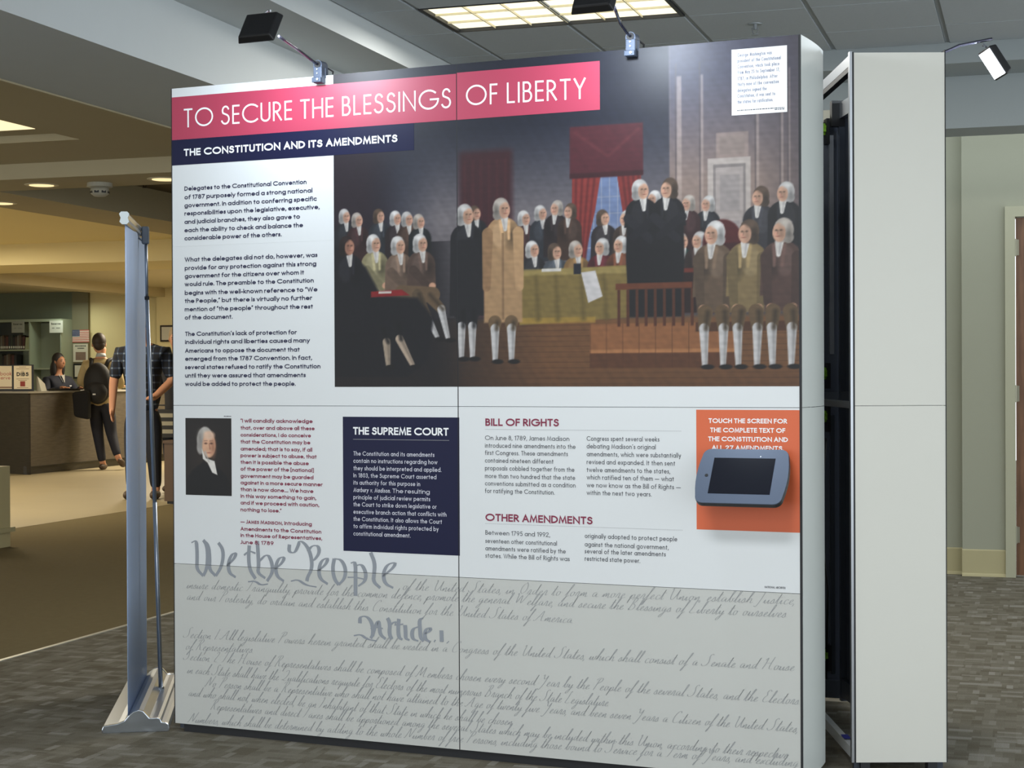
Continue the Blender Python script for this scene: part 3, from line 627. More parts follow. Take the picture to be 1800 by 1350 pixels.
def legs(P, pts, st=(206, 204, 204), br=(120, 100, 76), w=1.7):
    a, k, h = pts; P.cap(a, k, w * 1.45, w * 1.1, br); P.cap(k, h, w * .95, w * .55, st)
    P.cap((k[0] + w * .4, k[1]), (h[0] + w * .3, h[1]), w * .4, w * .2, tuple(c * .7 for c in st), .7, .6); P.cap((a[0] + w * .5, a[1]), (k[0] + w * .4, k[1]), w * .6, w * .5, tuple(c * .62 for c in br), .9, .6); P.ell(h[0] + .9, h[1] - .7, 2.1, .8, (22, 20, 22))

P = Paint(67.5, 232.7, 126.5, 236.0, .31)
U, V = P.U, P.V
def blend(u0, u1, x): return np.clip((x - u0) / (u1 - u0), 0, 1)
# wall of the hall
P.put(np.ones(U.shape), (34, 38, 54)); P.put(blend(214, 184, V) * blend(84, 108, U) * .95, (128, 122, 126)); P.put(blend(94, 80, U) * .8, (44, 30, 40))
P.put(blend(182, 150, V) * .6, (52, 50, 54))
P.rect(116, 135.5, 150, 206, (66, 32, 40), 2.5); 
for k in range(6): P.rect(117.5 + k * 3, 118.6 + k * 3, 165, 203, (86, 40, 46), .8, .45)
P.rect(190.5, 232.7, 150, 236, (150, 132, 124), .6); P.put(blend(192, 226, V) * blend(190, 191, U) * .78, (50, 56, 84)); P.put(blend(219, 232, U) * .55, (74, 66, 74))
for u, w in ((192.5, 1.6), (200.5, .8), (218.6, .8), (226.5, .7), (229.0, .4)):
    P.rect(u, u + .35, 160, 230, (84, 76, 80), .5, .8); P.rect(u + .5, u + .5 + w, 160, 226, (188, 172, 164), .6, .55)
P.rect(206, 216.5, 199, 207, (168, 150, 142), .5, .7); P.rect(207.2, 215.3, 200.2, 205.8, (146, 132, 126), .4, .8)
P.rect(203.2, 217.2, 166, 199, (186, 176, 170), .4); P.rect(205, 215.6, 166, 197, (140, 132, 130), .4); P.rect(205.8, 214.8, 166, 196, (174, 164, 160), .4)
P.rect(207.2, 213.6, 182, 193.6, (160, 152, 150), .5); P.rect(207.2, 213.6, 168, 179, (160, 152, 150), .5)
# window with drapery
P.rect(157, 180.6, 160, 196, (92, 36, 40), .5); P.poly([(166.5, 196), (172.5, 196), (177, 172), (161, 166)], (116, 132, 166)); P.ell(171, 176, 5, 3, (158, 166, 186), 3, .7)
for u in (164.5, 167.2, 170.0, 172.8, 175.4): P.rect(u - .15, u + .15, 165, 195, (176, 178, 186), .25, .6)
for v in (172, 177.5, 183, 188.5): P.rect(161, 177, v - .15, v + .15, (176, 178, 186), .25, .6)
P.poly([(157, 197), (167.2, 197), (165, 184), (160, 164), (156.6, 164)], (140, 56, 52)); P.poly([(172.4, 197), (180.8, 197), (181.4, 168), (177.4, 172), (174.4, 184)], (134, 52, 50))
for k in range(4):
    P.cap((158.4 + k * 2.2, 196), (157.8 + k * 1.2, 168), .5, .4, (106, 38, 40), .5, .7); P.cap((174.5 + k * 1.8, 196), (177.5 + k * 1.1, 172), .5, .4, (102, 36, 38), .5, .7)
P.rect(156.2, 181.6, 195, 212, (86, 36, 46), .6); P.rect(156.2, 181.6, 195, 196.6, (58, 22, 30), .5, .8); P.cap((158, 210), (169, 202), .5, .5, (108, 52, 58), 1, .6); P.cap((180, 210), (170, 202), .5, .5, (108, 52, 58), 1, .6)
# floor of boards
P.rect(67, 233, 126, 149, (120, 84, 54), 1.5); P.put(blend(148, 112, U) * (V < 150) * .8, (40, 34, 36)); P.put(blend(118, 106, U) * (V < 176) * .85, (26, 25, 32)); P.put(blend(134, 126, V) * .22, (60, 40, 30))
for k, v in enumerate(np.arange(127.5, 148, 1.75)): P.rect(116, 233, v - .12, v + .12, (78, 52, 34), .25, .55)
# crowd along the back
darks = [(34, 36, 42), (58, 34, 36), (44, 48, 56), (40, 30, 34), (66, 48, 40), (28, 32, 36)]
hairs = [(190, 188, 186), (206, 204, 202), (90, 74, 62), (176, 168, 160)]
back = [(72, 186), (77, 184.5), (85.5, 185.5), (92, 184.5), (96.5, 184), (101, 183)]
back += [(122, 185), (140, 182.5), (146, 184), (151.2, 185.4), (156, 184.2), (185, 187), (203, 184.5), (196.5, 185)]
for k, (u, v) in enumerate(back): bust(P, u, v, darks[k % 6], hairs[(k * 3) % 4], (202, 162, 140), .92, 1 if u < 150 else -1, 16)
bust(P, 220, 186, (52, 52, 58), hairs[2], s=1.15, f=-1, low=24); bust(P, 228, 187, (26, 27, 32), hairs[0], s=1.15, f=-1, low=26)
bust(P, 168, 181.5, (46, 40, 44), hairs[2], s=.95, f=1, low=14); bust(P, 175.5, 181, (72, 58, 50), hairs[0], s=.95, f=-1, low=14)
# second row
for k, (u, v, c) in enumerate(((143, 172, (40, 40, 44)), (151, 171, (74, 80, 88)), (158.5, 171.5, (134, 104, 66)), (167, 172, (88, 32, 40)), (173.5, 172.5, (110, 66, 46)))):
    bust(P, u, v, c, hairs[(k + 1) % 4], s=1.02, f=1 if k < 3 else -1, low=14)
bust(P, 194.5, 173, (24, 48, 44), hairs[3], s=1.0, low=14); bust(P, 200, 173, (60, 44, 42), hairs[0], s=1.0, f=-1, low=14)
# panelled bench and seat at the right
P.rect(188, 209, 150, 164, (38, 22, 24), .6); P.ell(208, 172, 6.5, 7.5, (84, 26, 28), .6); P.rect(202, 214, 150, 172, (60, 20, 24), .8); P.rect(190, 208, 163, 164.4, (112, 50, 40), .4)
# low carpeted platform
P.rect(163, 214, 138, 147, (150, 102, 66), .5); P.rect(163, 214, 132.5, 138, (98, 62, 40), .5); P.rect(163, 214, 137.4, 138.6, (178, 126, 84), .4)
for k in range(9): P.rect(163 + k * 5.6, 163.3 + k * 5.6, 132.5, 147, (84, 54, 36), .3, .5)
# council table
P.poly([(137, 165), (176, 166), (178, 149), (138, 147)], (132, 114, 66)); P.rect(138, 177, 163.4, 165.6, (164, 146, 92), .6, .8); P.rect(138, 165, 147.4, 149.4, (176, 144, 66), .5, .7)
for u in (144, 151, 160, 168): P.cap((u, 163), (u + .8, 149), .6, 1.0, (104, 90, 50), 1.2, .6)
P.poly([(160, 164), (165, 164.5), (167.5, 156), (162.5, 154)], (208, 204, 204)); P.rect(157.4, 160, 163.5, 167, (26, 30, 44), .4); P.rect(146, 153, 164.6, 165.6, (214, 210, 204), .3)
# figures seated on the left with a dark table before them
for u, v, c in ((83.5, 176, (150, 142, 110)), (93, 175, (118, 98, 84)), (101.5, 175.5, (88, 70, 62))):
    bust(P, u, v, c, hairs[1], s=1.15, f=1, low=20); P.cap((u - 3, v - 9), (u + 3, v - 15), 1.7, 1.2, tuple(x * .88 for x in c)); P.ell(u + 4.2, v - 14.5, 1.3, 1.1, (204, 160, 134))
P.cap((94, 158.5), (106, 158), 3, 2.6, (112, 92, 70)); legs(P, ((104, 158), (109, 153), (111.5, 143)), br=(112, 92, 70), w=1.5); legs(P, ((100, 158), (104, 150), (107.5, 143.4)), br=(96, 80, 62), w=1.4)
P.poly([(67, 176), (72, 175), (80, 168), (86, 158), (100, 157), (106, 150), (104, 136), (96, 130), (67, 130)], (22, 22, 30), 1.2); P.poly([(82, 159.6), (94, 160), (97, 158), (82, 157.6)], (142, 34, 40)); P.rect(85, 90, 158.8, 159.6, (206, 196, 190), .3)
bust(P, 73, 175.5, (24, 24, 32), (46, 34, 34), (176, 130, 110), 1.25, 1, 30); legs(P, ((86, 146), (88, 142), (88.6, 134)), (176, 160, 142), (24, 24, 30), 1.6); legs(P, ((92, 148), (93, 143), (98, 134)), (186, 168, 150), (24, 24, 30), 1.6)
# two men in the middle, in dark and in buff, turned to the table
bust(P, 118.6, 184.5, (30, 30, 36), hairs[0], s=1.3, f=1, low=34); P.poly([(112.6, 176), (124, 177), (123, 150), (114, 150)], (30, 30, 36), .6)
for q in (-2, 2): legs(P, ((118.6 + q, 152), (118.6 + q, 147), (118.6 + q, 136.6)), br=(30, 30, 36), w=1.6)
P.poly([(126, 180), (138, 180), (139, 162), (139, 148), (125, 148), (125, 162)], (176, 144, 108), .6); bust(P, 132, 186, (176, 144, 108), hairs[3], s=1.3, f=1, low=12)
P.cap((126.4, 178), (126, 160), 2, 1.5, (156, 124, 92)); P.cap((137.6, 178), (138, 160), 2, 1.5, (190, 156, 118)); P.rect(131.6, 132.4, 149, 178, (140, 112, 84), .3, .8)
for q in (-3, 3): legs(P, ((132 + q, 148), (132 + q, 146), (132 + q, 135.6)), br=(120, 98, 72), w=1.7)
# two clerks in black standing with arms folded behind a rail
for u, sc_ in ((181, 1.2), (190, 1.2)):
    P.poly([(u - 5, 184), (u + 5, 184), (u + 5.4, 168), (u + 4.4, 149), (u - 4.4, 149), (u - 5.4, 168)], (22, 22, 28), .6); bust(P, u, 190, (22, 22, 28), hairs[0 if u < 185 else 2], s=sc_, f=1 if u < 185 else -1, low=12)
    P.cap((u - 4.6, 181), (u + 3, 174), 1.6, 1.3, (34, 34, 42)); P.cap((u + 4.6, 181), (u - 3, 175), 1.6, 1.3, (28, 28, 36))
P.rect(172, 198, 158, 160, (110, 62, 40), .3)
for k in range(9): P.rect(172.6 + k * 3.1, 173.6 + k * 3.1, 146, 158, (88, 50, 34), .3)
# three listeners in brown coats on a bench at the right
P.rect(199, 232.7, 144, 147, (84, 54, 36), .4)
for u, c, hr in ((205, (104, 86, 70), hairs[1]), (216, (134, 116, 82), hairs[2]), (227, (88, 66, 60), hairs[3])):
    P.poly([(u - 5, 170), (u + 5, 170), (u + 5.6, 150), (u - 5.6, 150)], c, .6); bust(P, u, 175, c, hr, s=1.4, f=-1, low=20)
    for q in (-1, 1):
        P.cap((u + q * 5, 167), (u + q * 4.4, 153), 1.8, 1.4, tuple(x * .86 for x in c)); P.ell(u + q * 3.6, 151.4, 1.3, 1.1, (208, 164, 136))
        legs(P, ((u + q * 2.8, 150), (u + q * 3.2, 145), (u + q * 3.0, 133.4)), br=(108, 88, 64), w=1.7)
P.grain(.035, 2.5, 4.0); P.C = 255 * (P.C / 255) ** 1.12 * .86
PIC = P

M_print = vmat('picture_print', .45)
Q = Paint(5.1, 24.9, 87.1, 115.2, .13)
Q.put(np.ones(Q.U.shape), (24, 20, 20)); Q.ell(12, 100, 9, 12, (40, 32, 28), 8, .6)
Q.ell(14.6, 90, 9.5, 8, (14, 13, 16), .8); Q.poly([(6.2, 87), (8, 96), (13, 99.5), (18, 95), (23, 87)], (14, 13, 16), .8)
Q.ell(13.6, 107.2, 3.5, 4.9, (176, 172, 166), .5); Q.ell(11.6, 104.6, 1.6, 2.6, (150, 146, 142), .6); Q.ell(15.2, 105.4, 2.9, 4.6, (206, 162, 132), .5); Q.ell(17.0, 104.8, 1.4, 3.8, (160, 112, 88), 1.2, .6); Q.ell(15.2, 109, 2.4, 1.6, (214, 180, 156), 1)
Q.poly([(12.2, 104), (14, 100.6), (17.6, 99.6), (18.8, 94.6), (16.6, 95.4), (14.6, 99), (12.6, 100.4)], (214, 210, 204), .4)
for q in (13.9, 16.3): Q.ell(q, 106.0, .62, .3, (70, 44, 38), .4, .8); Q.cap((q - .7, 106.9), (q + .6, 107.0), .16, .16, (120, 92, 80), .3, .6)
Q.cap((15.3, 105.9), (15.7, 104.1), .2, .34, (150, 104, 84), .4, .7); Q.ell(15.2, 102.6, .9, .22, (136, 72, 66), .3, .7); Q.ell(11.4, 108, 1.4, 3.0, (130, 126, 122), 1.2, .6); Q.cap((13.6, 102.8), (15.2, 99.4), .5, .3, (170, 166, 162), .5, .6)
Q.grain(.03, 3, 3)

# ------------------------------------------------------------------ display wall in front
M_panel = mat('laminate_white', (214, 218, 220), .5, var=.01)
M_low = mat('laminate_parchment', (190, 192, 188), .40, var=.035, scale=2.2)
M_black = mat('black_plastic', (16, 17, 20), .45)
M_tube = mat('aluminium_tube', (186, 190, 196), .3, .85)
M_frm = mat('charcoal_tube', (70, 76, 86), .45, .4)
I_red = mat('ink_crimson', (168, 52, 80), .45, spec=.6); I_navy = mat('ink_navy', (14, 18, 54), .45, spec=.3); I_white = mat('ink_white', (236, 238, 240), .4)
I_body = mat('ink_slate', (26, 28, 66), .5); I_maroon = mat('ink_maroon', (128, 34, 66), .5); I_orange = mat('ink_orange', (208, 98, 58), .45)
I_grey = mat('ink_graphite', (66, 68, 76), .5); I_pale = mat('ink_pale_script', (152, 155, 156), .5); I_big = mat('ink_script', (138, 144, 152), .5)
I_note = mat('ink_bluegrey', (96, 104, 132), .5); I_lightbody = mat('ink_offwhite', (206, 208, 220), .4); I_rule = mat('ink_rule', (150, 152, 156), .5)
WY = 0.09645; UM = 1.1519; UR = 2.3262
dw = thing('display_wall', 'tall white exhibit wall headed TO SECURE THE BLESSINGS OF LIBERTY on patterned carpet', 'display', (-3.007, 5.3833, 0), -WY)
rows = [.03, .6173, 1.1979, 1.780, 2.360]; cols = [(.0, UM - .0015), (UM + .0015, UR - .001)]
panels = {}
for ci, (a, b) in enumerate(cols):
    for ri in range(4):
        g = .0008; m = M_low if ri == 0 else M_panel
        gb = .0001 if ri in (2,) else g
        gt = .0001 if ri == 2 else g
        gb2 = .0001 if ri == 3 else g
        z0 = rows[ri] + (gb2 if ri == 3 else g); z1 = rows[ri + 1] - gt
        panels[(ci, ri)] = MB().box(a, b, 0, .003, z0, z1).build('graphic_panel', m, dw)
        if ri == 0: panels[(ci, ri)]['label'] = 'greyish bottom panel printed with faded handwriting'
def field(name, m, u0, u1, v0, v1, par, off=-.0006, label=None):
    return MB().add([(u0, off, v0), (u1, off, v0), (u1, off, v1), (u0, off, v1)], [(0, 1, 2, 3)]).build(name, m, par, label=label)
L3, R3, L2, R2, L1, R1, L0, R0 = [panels[k] for k in ((0, 3), (1, 3), (0, 2), (1, 2), (0, 1), (1, 1), (0, 0), (1, 0))]
# split the picture over the four upper panels
def split_pic(ci, u0, u1):
    for ri, v0, v1 in ((2, 126.5, 178.0), (3, 178.0, 236.0)):
        S = Paint.__new__(Paint); r = np.where((PIC.V[:, 0] >= v0 - .32) & (PIC.V[:, 0] <= v1 + .02))[0]
        S.U = PIC.U[r]; S.V = PIC.V[r].copy(); S.C = PIC.C[r]; S.V[0] = max(v0, 126.5); S.V[-1] = min(v1, 236)
        S.build('printed_picture', u0, u1, -.0006, panels[(ci, ri)], M_print, label='dim printed scene of a meeting hall full of seated figures')
split_pic(0, .675, cols[0][1]); split_pic(1, cols[1][0], UR - .001)
field('red_band', I_red, .0006, cols[0][1], 2.1705, 2.3270, L3, -.0012, 'crimson title band'); field('red_band', I_red, cols[1][0], 1.6685, 2.1705, 2.3300, R3, -.0012, 'crimson title band')
field('navy_band', I_navy, .0006, .990, 2.0775, 2.1704, L3, -.0011, 'dark navy subtitle band')
field('orange_square', I_orange, 1.991, UR - .001, .808, 1.1906, R1, label='orange square behind the tablet')
field('navy_square', I_navy, .7064, cols[0][1], .6908, 1.1606, L1, label='dark navy text square'); field('navy_edge', I_navy, cols[1][0], 1.156, .6908, 1.1606, R1)
Q.build('printed_portrait', .0515, .2485, -.0006, L1, M_print, label='small dark printed portrait of a white haired man')
field('notice_square', I_white, 2.1117, 2.2897, 2.122, 2.3297, R3, -.0012, 'pale square with caption text')
for a, b in ((.7473, 1.1178),): field('rule', I_rule, a, b, 1.0815, 1.0828, L1, -.0012)
def dots(par, u0, u1, v):
    m = MB(); u = u0
    while u < u1: m.add([(u, -.0008, v - .0008), (u + .0025, -.0008, v - .0008), (u + .0025, -.0008, v + .0008), (u, -.0008, v + .0008)], [(0, 1, 2, 3)]); u += .005
    m.build('dotted_rule', I_rule, par)
dots(R1, 1.2531, 1.943, 1.1215); dots(R1, 1.2515, 1.943, .8035)
for par, a, b, v in ((L1, .2178, .2482, 1.158), (R3, 2.1294, 2.281, 2.135), (R3, 2.250, 2.281, 2.1305)):
    m = MB(); u = a
    while u < b: w = random.uniform(.003, .009); m.add([(u, -.0016, v), (min(b, u + w), -.0016, v), (min(b, u + w), -.0016, v + .0028), (u, -.0016, v + .0028)], [(0, 1, 2, 3)]); u += w + .0018
    m.build('tiny_credit', I_grey, par)
STY = {  # block: panel, name, ink, cap, weight, gap, offset
'title_left': (L3, 'title_text', I_white, .0685, .092, 16, -.0017, 15), 'title_right': (R3, 'title_text', I_white, .0690, .092, 16, -.0017, 15),
'subtitle': (L3, 'subtitle_text', I_white, .0262, .215, 7, -.0017, 20), 'intro': (L2, 'body_text', I_body, .0160, .195, 11, -.0010, 30),
'quote': (L1, 'quotation_text', I_maroon, .0138, .195, 11, -.0010, 30), 'court_heading': (L1, 'heading_text', I_white, .0265, .20, 9, -.0012, 20),
'court_body': (L1, 'body_text', I_lightbody, .0150, .12, 14, -.0012, 30), 'rights_heading': (R1, 'heading_text', I_maroon, .0252, .20, 10, -.0010, 20),
'rights_body': (R1, 'body_text', I_grey, .0152, .12, 13, -.0010, 30), 'credit': (R1, 'credit_text', I_grey, .0065, .16, 10, -.0010, 40),
'touch': (R1, 'heading_text', I_white, .0150, .20, 10, -.0010, 30), 'notice': (R3, 'caption_text', I_note, .0112, .12, 12, -.0016, 30)}
for key, (par, nm, ink, cap, wt, gap, off, step) in STY.items():
    groups = {}
    for t in TEXT:
        if t[0] != key: continue
        p2 = L3 if (key == 'intro' and t[4] > 1.78) else par
        mb = groups.setdefault(id(p2), (p2, MB()))[1]
        small = set(range(2, 16)) if 'James Madison, I' in t[1] else None
        sl = 0.0
        if t[1].startswith('Marbury'):
            cut = t[2] + (t[3] - t[2]) * .49
            set_line(mb, 'Marbury v. Madison.', t[2], cut, t[4], t[5], cap, wt, gap, off, .2, step); set_line(mb, 'The resulting', cut + .008, t[3], t[4], t[5], cap, wt, gap, off, 0, step); continue
        set_line(mb, t[1], t[2], t[3], t[4], t[5], cap, wt, gap, off, sl, step, small=small)
    for p2, mb in groups.values():
        mb.build(nm, ink, p2)
scr = MB()
for k_, (t, a, b, v0, v1) in enumerate(SCRIPT): hand_line(scr, t, a, b, v0, v1, -.0007, ln_=k_ % 2)
big = MB()
for j, st in enumerate(BIG): nib(big, smooth(st, 2), .0150, -.0009 - j * 8e-6, .15, .3)
for key in ((0, 0), (1, 0)):
    a, b = cols[key[0]]; o = clip(scr, a, b, .031, .6165).build('handwritten_text', I_pale, panels[key]); o['kind'] = 'stuff'
for key, v0, v1 in (((0, 0), .031, .6165), ((0, 1), .6181, 1.19)):
    a, b = cols[0]; clip(big, a, b, v0, v1).build('script_lettering', I_big, panels[key], label='large faded pen lettering We the People')

# frame, end panel and feet
M_bseam = mat('rubber_trim', (24, 26, 30), .6)
MB().box(UR - .001, UR + .006, -.001, .012, .03, 2.36).build('corner_trim', M_bseam, dw)
MB().box(-.004, 0, 0, .012, .03, 2.36).build('corner_trim', M_bseam, dw)
def endpanel(z0, z1):
    m = MB(); n = 8; pts = []
    for k in range(n + 1):
        t = k / n; pts.append((UR + .007 + .018 * math.sin(PI * .5 * t) - .012 * t * t, .004 + .286 * t))
    poly = pts + [(p[0] - .003, p[1]) for p in pts[::-1]]
    m.prism(poly, z0, z1, lambda p, q, t: (p, q, t)); return m
for z0, z1 in ((.03, 1.1975), (1.199, 2.36)): endpanel(z0, z1).build('end_panel', mat('laminate_side', (184, 190, 188), .4, var=.01), dw)
for u in (.02, UM, UR - .04):
    for y in (.02, .26): MB().box(u - .012, u + .012, y, y + .024, .01, 2.345).build('frame_post', M_frm, dw)
for z in (.035, .62, 1.2, 1.78, 2.335):
    for y in (.02, .26): MB().box(.02, UR - .04, y + .002, y + .02, z - .01, z + .01).build('frame_rail', M_frm, dw)
for u in (.02, UM, UR - .04):
    for z in (.035, 1.2, 2.335): MB().box(u - .008, u + .008, .04, .265, z - .008, z + .008).build('frame_brace', M_frm, dw)
MB().box(.03, UR - .03, .012, .03, 0, .03).build('plinth_strip', M_bseam, dw)
MB().box(UM - .0016, UM + .0016, -.0004, .010, .03, 2.36).build('seam_gasket', M_bseam, dw)
MB().box(UR - .02, UR + .018, .03, .09, 0, .028).build('corner_foot', mat('red_rubber', (190, 60, 40), .5), dw, bevel=.004, label='red rubber corner foot')

# ------------------------------------------------------------------ clip-on lamps
M_clamp = mat('grey_clamp', (74, 84, 102), .4, .3); M_arm = mat('dark_chrome', (96, 96, 112), .18, .9); M_lens = mat('led_face', (240, 246, 255), .4, emis=5)
def lamp(name, label, loc, rz, sx, length=.40, rise=.10, lens_strength=None, power=9, high=False):
    """origin at the top edge of the wall; local -y is outwards, z up"""
    t = thing(name, label, 'lamp', loc, rz, 'clip-on display lamps')
    b = MB().box(-.017, .017, -.028, -.003, -.030, .028); b.build('clamp', M_clamp, t, bevel=.003)
    MB().box(-.020, .016, -.034, -.028, -.028, -.010).build('clamp_jaw', M_clamp, t, bevel=.002)
    for zz in (.018, .004): MB().tube([(0.0, -.0285, zz), (0, -.031, zz)], .003, 8).build('screw', M_tube, t)
    MB().tube([(.004, -.034, -.018), (.004, -.037, -.018)], .0045, 10).build('screw', M_tube, t)
    MB().box(-.017, .019, -.003, .018, -.010, .028).build('clamp_hook', M_clamp, t, bevel=.003)
    c = MB(); prof = [(-.017, .026)] + [(-.017 * math.cos(a), .034 + .017 * math.sin(a)) for a in [PI * k / 8 for k in range(9)]] + [(.017, .026)]
    c.prism(prof, -.026, .016, lambda p, q, s: (p, s, q)).build('swivel_cap', M_clamp, t, smooth=False)
    MB().tube([(0, -.0262, .036), (0, -.029, .036)], .0125, 14).build('socket', M_black, t)
    H = Vector((sx, -length, rise))
    pts = [Vector((0, -.02, .036)), Vector((.001, -.06, .040)), Vector((sx * .3, -length * .35, .036 + rise * .25)), H + Vector((.045, .05, -.026))] if not high else [Vector((0, -.02, .036)), Vector((0, -.05, .045)), Vector((0, -length * .5, .078)), H + Vector((0, .012, .078))]
    pp = []
    for k in range(len(pts) - 1):
        for j in range(4): pp.append(pts[k].lerp(pts[k + 1], j / 4))
    pp.append(pts[-1]); MB().tube(pp, .0052, 10).build('arm', M_arm, t, smooth=True)
    # head: a flat tapered box, its lit face turned to the wall and down
    e = Vector((0, .84, -.54)); uu = Vector((0, .54, .84)); xx = Vector((1, 0, 0)); vs = []
    for d, kx, ky in ((-.014, .058, .050), (.014, .070, .058)):
        for a, bq in ((-1, -1), (1, -1), (1, 1), (-1, 1)): vs.append(H + xx * a * kx + uu * bq * ky + e * d)
    hd = MB().hexa(vs).build('lamp_head', M_black, t, bevel=.005)
    ls = MB(); q = [H + xx * a * .062 + uu * bq * .05 + e * .0155 for a, bq in ((-1, -1), (1, -1), (1, 1), (-1, 1))]; ls.add(q, [(0, 1, 2, 3)])
    ls.build('lens', M_lens, hd)
    MB().tube([H + uu * .06 + xx * -.0, H + uu * .072 + xx * .01, H + uu * .070 + xx * .02], .004, 8).build('pivot', M_tube, t)
    # cable behind the clamp
    MB().tube([(.012, .018, .03), (.022, .045, .02), (.02, .04, -.03), (.012, .03, -.08)], .0032, 8).build('cable', M_black, t, smooth=True)
    R = Matrix.Rotation(rz, 3, 'Z'); l = area('lamp_beam', Vector(loc) + R @ (H + e * .02), .11, power, (.80, .90, 1.0), R @ e, sy=.09)
    return t
def wallpt(u, z): return (-3.007 + u * math.cos(WY), 5.3833 - u * math.sin(WY), z)
lamp('display_lamp', 'black headed clip lamp on the left panel top above the word SECURE', wallpt(.627, 2.36), -WY, -.005, .40, .095, power=2.6)
lamp('display_lamp', 'black headed clip lamp on the top edge left of the caption square', wallpt(1.783, 2.36), -WY, .015, .40, .085, power=2.6)

# ------------------------------------------------------------------ tablet on the orange square
tb = thing('tablet_kiosk', 'blue grey tilted tablet holder with dark screen on the orange square', 'tablet', wallpt(2.165, .985), -WY)
wt_ = .142; n0 = Vector((0, -.157, -.12)); nrm = Vector((0, -.157, -.0)).normalized()
dn = Vector((0, -.115, -.158)).normalized(); out = Vector((0, -.158, .115)).normalized()
cen = Vector((0, -.092, .0))
def tp(x, y, d): return cen + Vector((1, 0, 0)) * x - dn * y + out * d
def outline(hw, hh, bow, r, n=6):
    pts = []
    for (cx, cy, a0) in ((hw - r, hh - r, 0), (-hw + r, hh - r, 90), (-hw + r, -hh + r, 180), (hw - r, -hh + r, 270)):
        for k in range(n + 1):
            a = math.radians(a0 + 90 * k / n); pts.append((cx + r * math.cos(a), cy + r * math.sin(a)))
    return [(x + math.copysign(bow, x) * (1 - (y / hh) ** 2), y) for x, y in pts] if bow == 0 else [(x + (bow if x > 0 else -bow) * max(0, 1 - (y / hh) ** 2), y) for x, y in sum([[p] for p in pts], [])]
def side(pts, bow, hh, hw):   # add points on the long sides so that they bow outwards
    res = []
    for i, p in enumerate(pts):
        q = pts[(i + 1) % len(pts)]; res.append(p)
        if abs(p[0] - q[0]) < .02 and abs(p[1] - q[1]) > .04:
            for k in range(1, 6):
                t = k / 6; y = p[1] + (q[1] - p[1]) * t; x = p[0] + (q[0] - p[0]) * t
                res.append((x + math.copysign(bow * 4 * t * (1 - t), x), y))
    return res
oc = side(outline(.138, .100, 0, .026), .008, .1, .138)
mt = mat('tablet_shell', (84, 96, 116), .35, .2)
MB().prism(oc, -.016, -.001, lambda p, q, t: tp(p, q, t)).build('back_shell', M_black, tb)
hs = MB().prism([(x * .995, y * .995) for x, y in oc], -.001, .004, lambda p, q, t: tp(p, q, t)).build('housing', mt, tb)
MB().prism([(-.098, -.066), (.098, -.066), (.098, .066), (-.098, .066)], .004, .0048, lambda p, q, t: tp(p, q, t)).build('screen', mat('dark_glass', (20, 23, 34), .12), tb)
MB().tube([tp(-.113, 0, .0035), tp(-.113, 0, .0052)], .0055, 12).build('home_button', M_black, tb)
MB().hexa([(-.03, 0, -.06), (.03, 0, -.06), (.03, 0, .05), (-.03, 0, .05), tuple(tp(-.03, -.05, -.015)), tuple(tp(.03, -.05, -.015)), tuple(tp(.03, .04, -.015)), tuple(tp(-.03, .04, -.015))]).build('wall_bracket', M_black, tb)
MB().tube([tp(.05, .072, .004), tp(.05, .072, .0055)], .0022, 8).build('screw', M_tube, tb)

# ------------------------------------------------------------------ second display wall, seen on its end
e1 = Vector((.954, .300)); ang2 = math.atan2(.300, .954)
d2 = thing('display_wall', 'plain white narrow end of a second exhibit wall with open dark frame', 'display', (-.568, 5.466, 0), ang2)
W2 = .31; LEN = .47
M_end = mat('laminate_ivory', (206, 206, 198), .5, var=.01)
for z0, z1 in ((.03, 1.1975), (1.199, 2.352)): MB().box(.008, W2, -.003, 0, z0, z1).build('end_panel', M_end, d2)
MB().box(0, .008, -.004, .02, .03, 2.356).build('chrome_edge', M_tube, d2); MB().box(W2, W2 + .003, -.004, .02, .03, 2.36).build('corner_trim', M_bseam, d2)
MB().box(.008, .014, -.0035, .0, .03, 2.354).build('corner_trim', M_bseam, d2)
for x, y in ((.012, .02), (W2 - .03, .02), (.012, .68), (W2 - .03, LEN - .03)):
    MB().box(x, x + .024, y, y + .024, .0, 2.345).build('frame_post', M_frm, d2)
for z, h in ((.05, .022), (1.2, .014), (2.335, .022)):
    MB().box(.008, .03, .03, .70, z - h * .8, z + h * .8).build('frame_rail', M_tube if z > 1 else mat('pale_rail', (196, 200, 200), .5), d2)
    MB().box(W2 - .035, W2 - .012, .03, LEN, z - h, z + h).build('frame_rail', M_frm if z < 2 else M_tube, d2)
    MB().box(.16, W2 - .01, LEN - .02, LEN, z - h, z + h).build('frame_rail', M_frm, d2)
MB().box(.0075, .031, .16, .22, .0725, .0735).build('rail_sticker', mat('blue_sticker', (50, 56, 150), .5), d2, label='blue sticker on the bottom rail')
for z in (.10, 1.23, 1.25): pass
M_back = mat('panel_back', (44, 50, 62), .55, var=.08, scale=5)
for z0, z1 in ((.03, 1.1975), (1.199, 2.352)): MB().box(W2 - .008, W2 - .002, .02, LEN, z0, z1).build('graphic_panel', M_back, d2, label='dark back of a graphic panel')
for x in (.03, W2 - .06): MB().box(x, x + .03, .0, .04, 0, .03).build('foot', M_bseam, d2)
MB().box(.008, .03, .03, .70, 2.300, 2.316).build('rail_lip', M_black, d2)
